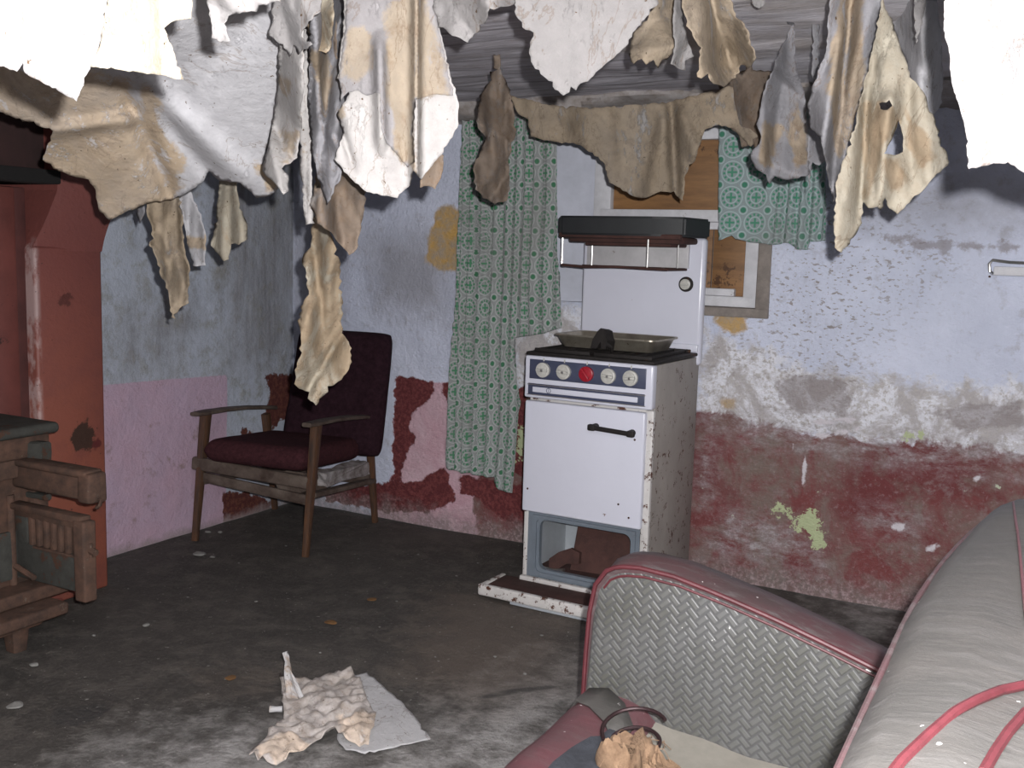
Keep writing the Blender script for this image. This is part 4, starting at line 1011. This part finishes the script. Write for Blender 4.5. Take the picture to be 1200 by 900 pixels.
# ================================================================== HANGING PAPER
def ztop(x, D_, q=CEIL - .004):      # image height at which a sheet at horizontal distance D_ meets the ceiling
    lo, hi = -1500.0, 440.0
    for _ in range(40):
        mid = (lo + hi) / 2; d = ray(x, mid); t = D_ / d.dot(Fh); z = H + d.z * t
        if z > q: lo = mid
        else: hi = mid
    return hi
def sheet(name, m, pts, D_, label, cat='torn paper', group=None, fold=.03, fs=(30, 150), crump=.008, cs=14, jg=1.2, holes=(), stains=(), seed=1, yaw=0.0, thick=.0016, nf=8, tail=None, curl=0.0, step=4.0, creases=(), base=None):
    if base is None: base = {'tan': -.012, 'brownp': -.012}.get(m, -.2)
    rnd = random.Random(seed); D0, D1 = D_ if isinstance(D_, tuple) else (D_, D_)
    pts = [(x, ztop(x, D0)) if y <= -40 else (x, y) for x, y in pts]
    if tail is not None:          # narrow torn neck by which it hangs from the ceiling
        i = min(range(len(pts)), key=lambda k: pts[k][1]); a_, b_ = pts[i], pts[(i + 1) % len(pts)]
        wt = 4; zt_ = ztop(tail, D0); yn = pts[i][1] - 2; up = [(tail - wt, yn), (tail - wt, zt_), (tail + wt, zt_), (tail + wt, yn)]
        if not b_[0] > a_[0]: i2 = i; up = up
        pts = pts[:i + 1] + up + pts[i + 1:] if b_[0] > a_[0] else pts[:i] + up + pts[i:]
    ys_ = [p[1] for p in pts]; ya, yb = max(min(ys_), -60), max(ys_); cx = sum(p[0] for p in pts) / len(pts)
    span = max(p[0] for p in pts) - min(p[0] for p in pts)
    area = span * (yb - max(min(ys_), -400)); stp = max(3.0, math.sqrt(max(1, area) / 14000))
    jp = jag(pts, rnd, jg, max(4.0, stp)); hs = [jag(h, rnd, .8, 4) for h in holes]
    v, f = tri(jp, hs, stp); co = []; off = seed * 17.3
    lines = []
    for q in range(nf):          # straight fold lines that break the sheet into flat facets
        a = rnd.gauss(0, .42) if rnd.random() < .72 else rnd.uniform(-1.5, 1.5)
        lines.append((cx + rnd.uniform(-.5, .5) * span, rnd.uniform(ya, yb), math.cos(a), math.sin(a), rnd.choice((-1, 1)) * rnd.uniform(.4, 1) * fold * 1.1 / max(12, span * .22)))
    for x, y in v:
        t = max(0, min(1.2, (y - ya) / (yb - ya + 1e-6)))
        dist = D0 + (D1 - D0) * t + (x - cx) / 1200 * D0 * yaw
        n1 = mn.noise(Vector((x / fs[0], y / fs[1], off))); n2 = mn.noise(Vector((x / cs, y / cs, off + 5))); n3 = abs(mn.noise(Vector((x / (cs * 2.2) + 3, y / (cs * 3), off + 9))))
        fac = sum(k_ * min(abs(s_), 34) for k_, s_ in ((l[4], (x - l[0]) * l[2] + (y - l[1]) * l[3]) for l in lines))
        dist += fold * .7 * n1 + fac + crump * (.45 * n2 - 1.2 * n3) + curl * ((x - cx) / (span / 2)) ** 2
        for (ax, ay, bx, by, wd, dp) in creases:
            L = math.hypot(bx - ax, by - ay); s = ((x - ax) * (by - ay) - (y - ay) * (bx - ax)) / L; tt = ((x - ax) * (bx - ax) + (y - ay) * (by - ay)) / L / L
            if -.25 < tt < 1.25: dist += dp * math.exp(-(s / (wd * 1.15)) ** 2) * min(1, (tt + .25) * 4, (1.25 - tt) * 4)
        d = ray(x, y); p = CAM + d * (dist / d.dot(Fh))
        if p.z > CEIL - .002: p.z = CEIL - .002
        p.y = min(p.y, -.012); co.append(p)
    me = bpy.data.meshes.new(name); me.from_pydata(co, [], [tuple(q) for q in f]); me.update()
    X = np.array([q[0] for q in v]); Y = np.array([q[1] for q in v]); sv = np.full(len(v), base)
    for s in stains: sv = np.maximum(sv, sdist(X, Y, s) * D0 / 1200)
    me.attributes.new('a_stain', 'FLOAT', 'POINT').data.foreach_set('value', sv.astype(np.float32))
    for p in me.polygons: p.use_smooth = True
    c0 = sum(co, Vector()) / len(co); c0 = Vector((c0.x, c0.y, max(q.z for q in co)))
    for vv in me.vertices: vv.co -= c0
    o = link(name, me, m); o.location = c0
    md = o.modifiers.new('t', 'SOLIDIFY'); md.thickness = thick; md.offset = 0
    return tag(o, label, cat, group) if label else o
SN, ST = 'hanging_paper_sheet', 'hanging_paper_strip'
# near, over-lit sheets
sheet(SN, 'whiteclean', [(-190, -60), (130, -60), (126, 0), (117, 50), (90, 119), (29, 85), (28, 72), (20, 84), (0, 78), (-190, 40)], 1.12, 'brightest white paper sheet hanging at the upper left corner close to the camera', seed=2, fold=.012, nf=2, crump=.002)
sheet(SN, 'cream', [(122, -60), (228, -60), (225, 0), (224, 22), (205, 24), (192, 33), (203, 60), (215, 93), (160, 84), (105, 78), (118, 50), (126, 0)], 1.20, 'cream paper sheet just right of the brightest white one at the upper left', seed=3, fold=.012, nf=2, crump=.002)
sheet(SN, 'whiteclean', [(1104, -60), (1420, -60), (1420, 230), (1240, 215), (1196, 200), (1181, 190), (1160, 193), (1135, 198), (1131, 150), (1116, 100), (1112, 60), (1106, 30)], 1.14, 'large glaring white paper sheet filling the upper right corner', seed=4, fold=.012, nf=2, crump=.002)
sheet(ST, 'whiteclean', [(238, -60), (335, -60), (330, 2), (303, 6), (300, 14), (285, 14), (273, 16), (263, 28), (270, 48), (258, 50), (248, 44), (247, 25), (243, 5)], 1.35, 'short white paper scrap at the top edge right of the cream sheet', seed=5, fold=.015, jg=1.8)
sheet(ST, 'whiteclean', [(322, -60), (376, -60), (376, 14), (368, 18), (360, 30), (352, 42), (366, 52), (350, 64), (344, 52), (340, 66), (332, 52), (316, 42), (320, 20)], 1.75, 'small ragged white scrap hanging at the top above the rolled strip', seed=6, fold=.02, jg=1.8)
sheet(ST, 'cream', [(358, -60), (394, -60), (391, 20), (388, 55), (382, 62), (368, 56), (357, 30), (372, 17), (376, 0)], 1.95, 'small tan-blotched scrap hanging at the top left of the big white flap', seed=7, fold=.02, base=.0)
# left group
Cpoly = [(-170, -60), (345, -60), (338, 60), (326, 100), (318, 150), (307, 192), (325, 205), (330, 218), (318, 228), (300, 232), (282, 214), (258, 212), (245, 200), (236, 214), (222, 224), (205, 232), (180, 236), (147, 248), (128, 258), (117, 248), (112, 222), (104, 210), (85, 206), (62, 197), (50, 187), (62, 153), (0, 131), (-170, 95)]
sheet(SN, 'white', Cpoly, (1.95, 2.75), 'broad sagging paper at upper left, brown left half, whitish right half', seed=8, fold=.06, nf=12, fs=(90, 200), crump=.006, cs=30,
      stains=[[(-170, 60), (0, 85), (150, 95), (165, 150), (190, 205), (205, 235), (128, 265), (40, 190), (-170, 140)], [(300, 195), (322, 205), (318, 215), (305, 205)], [(170, 105), (180, 120), (200, 170), (215, 215), (200, 225), (180, 170), (165, 120)]],
      creases=[(145, 100, 200, 230, 10, .05), (160, 95, 290, 210, 14, -.05), (170, 110, 250, 205, 9, .03), (60, 153, 150, 140, 7, -.04)], thick=.002)
sheet(ST, 'grey', [(158, 225), (168, 222), (170, 248), (164, 262), (160, 252)], 3.0, 'tiny dark paper spur under the edge of the broad brown and white sheet', tail=163, seed=31, fold=.01)
sheet(ST, 'tan', [(172, 225), (210, 225), (213, 250), (216, 290), (222, 312), (221, 355), (210, 362), (206, 374), (201, 372), (197, 340), (187, 318), (180, 295), (175, 288), (178, 265), (172, 250)], 2.98, 'long crumpled brownish strip dangling below the broad sheet at left', tail=190, seed=9, fold=.03, fs=(9, 60), crump=.014, cs=12, jg=1.6, creases=[(208, 235, 218, 340, 6, .03)])
sheet(ST, 'white', [(207, 226), (226, 222), (236, 255), (241, 275), (241, 311), (226, 312), (219, 285), (214, 250)], 3.02, 'smooth white strip hanging just right of the long crumpled brownish strip', tail=218, seed=10, fold=.02, fs=(8, 60), stains=[[(214, 282), (243, 282), (243, 290), (214, 290)]])
sheet(ST, 'cream', [(258, 205), (277, 205), (280, 235), (290, 265), (290, 280), (280, 287), (271, 286), (268, 304), (262, 306), (247, 288), (254, 250)], 2.98, 'cream two-pointed strip hanging alone against the grey corner wall', tail=267, seed=11, fold=.03, fs=(8, 70), creases=[(270, 210, 270, 300, 5, .03)], base=-.01)
sheet(ST, 'flap', [(333, -60), (360, -60), (355, 40), (356, 100), (352, 130), (354, 150), (350, 168), (348, 185), (340, 192), (330, 198), (338, 206), (338, 224), (332, 228), (325, 218), (308, 200), (316, 165), (326, 100)], (1.88, 2.16), 'curled pale grey roll of paper at the right edge of the broad sheet', seed=12, fold=.03, fs=(10, 120), curl=.06, stains=[[(328, 95), (345, 92), (343, 105), (330, 112)], [(335, 150), (354, 150), (350, 185), (335, 190)]])
sheet(ST, 'flap', [(350, -60), (366, -60), (362, 60), (364, 150), (366, 220), (369, 262), (358, 264), (352, 200), (350, 100)], 2.25, 'narrow straight pale ribbon of paper hanging beside the curled roll', seed=13, fold=.02, fs=(6, 150), stains=[[(352, 150), (360, 150), (356, 190)]])
sheet(SN, 'grey', [(362, -60), (414, -60), (408, 40), (404, 100), (404, 190), (396, 215), (383, 240), (374, 212), (366, 180), (361, 120), (363, 60)], 2.18, 'long grey folded sheet hanging between the thin ribbon and the big white flap', seed=14, fold=.05, fs=(14, 90), crump=.012, creases=[(385, 0, 378, 230, 7, .05), (372, 0, 372, 200, 5, -.03), (410, 190, 380, 145, 6, -.04)], stains=[[(363, 60), (378, 60), (390, 130), (380, 150), (372, 130)]])
sheet(ST, 'brownp', [(384, 222), (402, 190), (431, 212), (426, 250), (418, 292), (409, 299), (398, 286), (388, 272), (372, 262), (363, 240), (368, 220)], 2.24, 'brown-grey wrapped scrap hanging below the grey folded sheet', tail=390, seed=15, fold=.03, fs=(12, 40), creases=[(390, 220, 400, 290, 8, .04)])
sheet(ST, 'cream', [(366, 255), (388, 276), (398, 305), (401, 350), (402, 385), (412, 408), (410, 428), (400, 445), (390, 452), (370, 475), (350, 455), (345, 450), (348, 430), (353, 400), (350, 380), (352, 360), (362, 345), (359, 320), (354, 305), (356, 298), (364, 290)], 2.32, 'long twisted buff strip with pointed tip dangling in front of the easy chair', tail=374, seed=16, fold=.045, fs=(13, 50), crump=.012, cs=14, jg=2.0, base=.006, creases=[(360, 458, 402, 390, 5, .04), (372, 300, 385, 420, 8, .04)])
# big central flap
sheet(SN, 'flap', [(400, -60), (508, -60), (512, 20), (526, 80), (538, 125), (536, 150), (520, 178), (494, 210), (484, 200), (481, 216), (466, 232), (430, 225), (410, 208), (392, 187), (403, 155), (395, 133), (410, 110), (395, 92), (403, 30)], 1.98, 'large white and buff flap with blunt tip hanging at centre left of the curtain', seed=17, fold=.03, nf=0, fs=(50, 160), crump=.004, cs=30,
      stains=[[(455, 0), (492, -20), (520, 60), (528, 110), (500, 112), (487, 120), (487, 160), (488, 205), (470, 195), (455, 170), (447, 120)], [(410, 40), (432, 40), (438, 75), (425, 100)], [(392, 110), (410, 108), (398, 140), (390, 135)]],
      creases=[(488, 0, 487, 205, 5, .05), (445, 60, 447, 160, 6, -.04), (392, 125, 412, 190, 4, .02)])
big = [o for o in bpy.data.objects if o.get('label', '').startswith('large white and buff flap')][0]
lay = sheet('peeling_layer', 'flapold', [(402, -60), (506, -60), (511, 20), (524, 80), (531, 112), (512, 110), (498, 114), (487, 117), (484, 150), (486, 190), (478, 196), (466, 182), (452, 165), (447, 150), (446, 110), (440, 108), (430, 112), (420, 106), (408, 108), (400, 118), (397, 92), (405, 30)], 1.968, None, None, seed=17, fold=.03, nf=0, fs=(50, 160), crump=.004, cs=30,
      stains=[[(455, 0), (492, -20), (520, 60), (528, 112), (487, 120), (488, 205), (465, 190), (447, 120)], [(408, 35), (436, 40), (440, 80), (420, 100), (400, 90)]], base=-.03, creases=[(488, 0, 487, 205, 5, .05), (445, 60, 447, 160, 6, -.04)])
lay.location = lay.location - big.location; lay.parent = big; lay['label'] = 'greyer torn layer over the white paper'
sheet(ST, 'brownp', [(497, 195), (515, 176), (520, 182), (519, 200), (510, 222), (502, 218), (492, 220)], 2.1, 'small brown paper tip peeping from behind the large white flap', tail=505, seed=18, fold=.01)
sheet(SN, 'whiteclean', [(498, -60), (612, -60), (604, 4), (586, 8), (574, 10), (570, 24), (560, 38), (548, 50), (530, 42), (514, 32), (508, 12)], 1.80, 'white drooping paper corner at the top, between the large flap and wide pale sheet', seed=19, fold=.03, jg=2)
sheet(SN, 'whiteclean', [(600, -60), (800, -60), (772, 4), (745, 35), (733, 55), (712, 73), (692, 92), (675, 106), (660, 112), (640, 92), (625, 77), (620, 62), (625, 38), (612, 32), (607, 22), (602, 4)], 1.95, 'wide pale triangular sheet pointing down at the top centre', seed=20, fold=.012, nf=3, crump=.003, fs=(80, 200), jg=2.2)
sheet(SN, 'tan', [(778, -60), (804, -60), (798, 20), (791, 50), (788, 62), (785, 66), (776, 70), (771, 80), (766, 70), (757, 76), (752, 69), (743, 75), (737, 64), (742, 40), (760, 20)], 2.3, 'brown scalloped sheet hanging just right of the wide pale triangle', seed=21, fold=.02, jg=2)
sheet(ST, 'whiteclean', [(792, -60), (802, -60), (801, 30), (806, 50), (813, 66), (803, 71), (803, 83), (794, 80), (786, 75), (791, 55), (789, 30)], 2.22, 'thin white torn spike between the two brown scalloped sheets', seed=22, fold=.015)
sheet(SN, 'tan', [(800, -60), (852, -60), (862, 20), (872, 28), (878, 45), (886, 68), (876, 80), (868, 76), (862, 92), (855, 96), (848, 102), (836, 98), (830, 86), (822, 92), (817, 90), (822, 56), (808, 34), (799, 8)], 2.36, 'brown sheet with a frilled white-edged hem hanging above the window', seed=23, fold=.035, fs=(14, 80), jg=2, creases=[(835, 0, 848, 100, 8, .04)])
sheet(ST, 'whiteclean', [(880, -60), (898, -60), (896, 6), (889, 10), (881, 3)], 2.5, 'tiny white scrap at the top edge right of the frilled brown sheet', seed=24, fold=.005)
# small twisted strip before the curtain
dl_ = 3.42
sheet(ST, 'brownp', [(574, 84), (589, 82), (598, 105), (603, 135), (604, 160), (596, 185), (597, 212), (594, 235), (580, 239), (566, 232), (557, 222), (555, 195), (562, 180), (570, 162), (560, 150), (560, 130), (562, 112), (572, 98)], dl_, 'twisted brown-grey paper strip hanging in front of the long patterned curtain', tail=582, seed=25, fold=.03, fs=(8, 50), jg=1.6, creases=[(592, 120, 594, 195, 5, .05), (570, 110, 585, 230, 7, -.03)])
# brown lining over the window head
sheet(SN, 'tan', [(598, 112), (640, 122), (700, 126), (760, 122), (800, 116), (850, 102), (892, 94), (894, 150), (880, 172), (868, 160), (858, 150), (842, 146), (826, 152), (822, 165), (815, 188), (803, 205), (800, 235), (796, 232), (790, 224), (770, 226), (752, 232), (738, 228), (714, 214), (707, 190), (690, 178), (680, 170), (650, 166), (622, 160), (619, 140), (608, 134)], 3.42, 'wide brown paper drooping over the top of the boarded window', seed=26, fold=.03, fs=(22, 60), crump=.012, cs=20, yaw=-.50,
      creases=[(787, 130, 792, 220, 6, .06), (780, 140, 762, 225, 8, -.03), (800, 135, 815, 180, 8, -.03)])
sheet(ST, 'brownp', [(842, 96), (905, 84), (904, 120), (898, 150), (893, 176), (886, 178), (882, 165), (876, 171), (869, 173), (866, 158), (852, 148), (846, 130)], 3.30, 'grey-brown plaster-stained scrap between the brown paper over the window and the pointed flap', tail=878, seed=41, fold=.02)
# right-hand group
sheet(SN, 'grey', [(928, 28), (933, 82), (943, 110), (948, 150), (949, 178), (948, 205), (935, 209), (924, 211), (908, 206), (902, 216), (898, 205), (884, 196), (880, 182), (892, 160), (888, 150), (894, 112), (908, 75)], (2.72, 2.80), 'pointed brown flap hanging over the short curtain remnant', tail=927, seed=27, fold=.03, fs=(20, 90), jg=1.5, creases=[(925, 40, 905, 190, 8, .03)], stains=[[(895, 140), (915, 150), (910, 205), (882, 195)], [(935, 110), (950, 190), (930, 205), (925, 160)]], base=-.02)
sheet(SN, 'grey', [(975, -60), (1036, -60), (1030, 20), (1018, 75), (1006, 120), (992, 178), (982, 232), (976, 237), (970, 205), (967, 185), (962, 160), (948, 150), (946, 125), (955, 95), (968, 60)], 2.42, 'tall grey-cream folded sheet hanging to a narrow point right of the pointed brown flap', seed=28, fold=.04, fs=(16, 120), stains=[[(988, 0), (1012, -20), (1015, 80), (1000, 150), (985, 180), (970, 120), (975, 60)]], creases=[(1000, 0, 972, 230, 7, .05), (985, 40, 966, 170, 6, -.04)])
sheet(SN, 'cream', [(1032, -10), (1040, 14), (1055, 55), (1066, 85), (1086, 118), (1098, 150), (1112, 190), (1092, 210), (1080, 225), (1062, 240), (1052, 251), (1042, 244), (1037, 232), (1032, 246), (1018, 244), (1012, 236), (1010, 262), (1000, 278), (986, 296), (978, 290), (979, 218), (990, 185), (1004, 140), (1012, 100), (1020, 60)], 2.24, 'large buff and white ragged sheet with holes, lowest of the papers on the right', seed=29, fold=.04, fs=(22, 90), crump=.014, cs=20, jg=1.8,
      holes=[[(1030, 121), (1042, 117), (1046, 124), (1040, 129), (1032, 128)], [(1053, 140), (1058, 158), (1058, 178), (1048, 182), (1036, 180), (1046, 160)]],
      stains=[[(1012, 125), (1030, 122), (1050, 122), (1056, 140), (1040, 170), (1036, 200), (1025, 235), (1012, 232), (1008, 190)], [(1030, 180), (1055, 185), (1062, 215), (1045, 240), (1034, 225)], [(1060, 130), (1085, 150), (1100, 190), (1080, 200), (1062, 170)]],
      creases=[(1015, 120, 1008, 235, 6, .05), (1040, 130, 1030, 230, 8, -.04)])
sheet(SN, 'white', [(1034, -60), (1098, -60), (1104, 60), (1104, 120), (1092, 140), (1068, 95), (1052, 50), (1040, 14)], 2.56, 'grey sheet hanging behind the ragged holed sheet beside the glaring white one', seed=30, fold=.04, fs=(24, 100))
sheet(ST, 'whiteclean', [(1072, -60), (1086, -60), (1084, 10), (1078, 38), (1073, 52), (1071, 30)], 2.3, 'tiny dangling white sliver left of the glaring white sheet', seed=33, fold=.01)
sheet(ST, 'grey', [(947, 150), (960, 158), (968, 188), (960, 194), (952, 190), (948, 222), (946, 205)], 2.86, 'small grey torn tip between the pointed brown flap and the tall folded sheet', tail=956, seed=32, fold=.01)

# ================================================================== ON THE FLOOR
def floorsheet(name, m, pts, label, cat, lift, stains=(), seed=1, jg=1.0, base=-.2):
    rnd = random.Random(seed); w2 = [(on_z(x, y).x * 500, on_z(x, y).y * 500) for x, y in jag(pts, rnd, jg)]
    v, f = tri(w2, [], 4.5); co = [(x / 500, y / 500, .006 + max(0, lift(x / 500, y / 500))) for x, y in v]
    me = bpy.data.meshes.new(name); me.from_pydata(co, [], [tuple(q) for q in f]); me.update()
    X = np.array([q[0] for q in co]); Y = np.array([q[1] for q in co]); sv = np.full(len(co), base)
    for s in stains: sv = np.maximum(sv, sdist(X, Y, [(on_z(a, b).x, on_z(a, b).y) for a, b in s]))
    me.attributes.new('a_stain', 'FLOAT', 'POINT').data.foreach_set('value', sv.astype(np.float32))
    for p in me.polygons: p.use_smooth = True
    o = link(name, me, m); md = o.modifiers.new('t', 'SOLIDIFY'); md.thickness = .0015; md.offset = 1
    return tag(o, label, cat)
floorsheet('fallen_paper_sheet', 'fwhite', [(412, 796), (430, 793), (470, 826), (505, 870), (470, 878), (428, 889), (405, 884), (395, 870)], 'smooth pale torn sheet lying on the floor under the crumpled wallpaper', 'torn paper', lambda x, y: .004 + .008 * mn.noise(Vector((x * 6, y * 6, 0))), seed=3)
def cr(x, y): return .020 + .022 * mn.noise(Vector((x * 9, y * 9, 0))) + .014 * mn.noise(Vector((x * 34, y * 20, 2))) + .010 * mn.noise(Vector((x * 60, y * 40, 6)))
floorsheet('crumpled_wallpaper', 'fpat', [(328, 798), (345, 803), (370, 800), (412, 793), (424, 812), (430, 830), (441, 845), (438, 862), (432, 880), (405, 880), (392, 870), (366, 884), (345, 893), (318, 905), (292, 900), (300, 884), (318, 866), (332, 850), (330, 820)], 'crumpled piece of faded patterned wallpaper heaped on the dark floor', 'wallpaper', cr, seed=4, jg=2.0,
           stains=[[(400, 850), (442, 845), (436, 882), (405, 880)], [(300, 890), (340, 870), (360, 885), (320, 903)]])
# upright corner and small roll of it
base = on_z(334, 836); tip = on_z(334, 836) + Vector((-.03, 0, .135))
mb = MB(); pr = None
for i in range(9):
    t = i / 8; z = .01 + .15 * t; wd = .075 * (1 - t) ** 1.3 + .003; c = on_z(336, 826) + R * (-.026 * t + .02) ; 
    r = [mb.bm.verts.new((c.x + R.x * wd * (k / 4 - .35) + .004 * math.sin(k + i), c.y + R.y * wd * (k / 4 - .35) + .012 * math.sin(k * 1.3), z)) for k in range(5)]
    if pr:
        for k in range(4): mb.bm.faces.new((pr[k], pr[k + 1], r[k + 1], r[k]))
    pr = r
o = mb.build('upright_paper_corner', 'fwhite'); md = o.modifiers.new('t', 'SOLIDIFY'); md.thickness = .0015
tag(o, 'pointed paper corner standing up at the left of the crumpled wallpaper', 'torn paper')
a = on_z(316, 831, .012); b = on_z(331, 831, .012)
mb = MB(); mb.tube([a, (a + b) / 2, b], [.010, .008, .009], 10); tag(mb.build('paper_roll', 'fwhite'), 'little white roll of paper sticking out left of the crumpled wallpaper', 'torn paper')
# crumbs
rnd = random.Random(11)
def crumb(px, py, r, m, label, grp=None, nm='plaster_crumb', fl=.4):
    p = on_z(px, py); mb = MB(); bmesh.ops.create_icosphere(mb.bm, subdivisions=2, radius=r)
    for v in mb.bm.verts:
        v.co *= 1 + .5 * mn.noise(v.co / r * .9 + Vector((px, py, 0))); v.co.z *= fl
    o = mb.build(nm, m, smooth=False); o.location = (p.x, p.y, r * fl * .6); o.rotation_euler = (0, 0, rnd.uniform(0, 6)); tag(o, label, 'rubble', grp); return o
crumb(233, 650, .026, 'chip', 'largest pale plaster chip on the floor in front of the easy chair', fl=.25)
crumb(249, 653, .012, 'chip', 'small pale chip just right of the largest plaster chip', fl=.3)
crumb(244, 624, .014, 'chip', 'pale plaster lump beside the left front leg of the easy chair'); crumb(258, 624, .012, 'chip', 'pale plaster lump near the foot of the pink wall, right of the chair leg')
crumb(388, 730, .020, 'orange', 'orange-brown flake lying mid-floor', nm='orange_flake', fl=.25)
crumb(436, 703, .018, 'orange', 'dull orange sliver on the floor farther back than the mid-floor flake', nm='orange_flake', fl=.2)
crumb(270, 795, .018, 'orange', 'dark orange flake on the floor left of the crumpled wallpaper', nm='orange_flake', fl=.2)
crumb(172, 733, .012, 'chip', 'little grey-brown crumb on the dark floor right of the range')
crumb(18, 828, .022, 'chip', 'pale rubble lump on the floor before the range foot', fl=.3)
crumb(40, 780, .012, 'chip', 'white speck of rubble beside the range foot')
for px, py in ((505, 692), (560, 690), (465, 705), (300, 705), (335, 640), (420, 655), (535, 675), (510, 770), (150, 690), (600, 735), (375, 765), (280, 660), (560, 660), (635, 745), (110, 745), (445, 735), (220, 700), (490, 650), (580, 770), (615, 790)):
    crumb(px, py, rnd.uniform(.003, .0065), 'chip', 'tiny pale crumb scattered on the dark floor', 'tiny crumbs scattered on the floor')
# curved bit of wire on the dusty floor is left to the marks in the floor itself
# ================================================================== WALL HOOK
p0 = on_y(1161, 306, -.03); p1 = on_y(1200, 309, -.03)
mb = MB(); e = Vector((1, 0, 0)); 
def W3(dx, dz, y=-.03): return (p0.x + dx, y, p0.z + dz)
mb.tube([W3(0.008, -.045, .0), W3(0, -.035), W3(-.004, -.01), W3(.006, .004), W3(.06, -.002), W3(.16, -.004)], .0055, 8)
o = mb.build('wall_bracket', 'chrome'); tag(o, 'small bent metal bracket fixed high on the wall at far right', 'bracket')
mb = MB(); mb.b2((p0.x + .012, -.03, p0.z - .05), (p0.x + .17, .0, p0.z - .018), .004); mb.build('backplate', 'winwood', o)
mb = MB(); mb.disc((p0.x + .0, -.012, p0.z - .055), .004, .006); mb.build('nail', 'rust', o)
for ob in bpy.data.objects:
    if ob.type == 'MESH': ob.select_set(False)
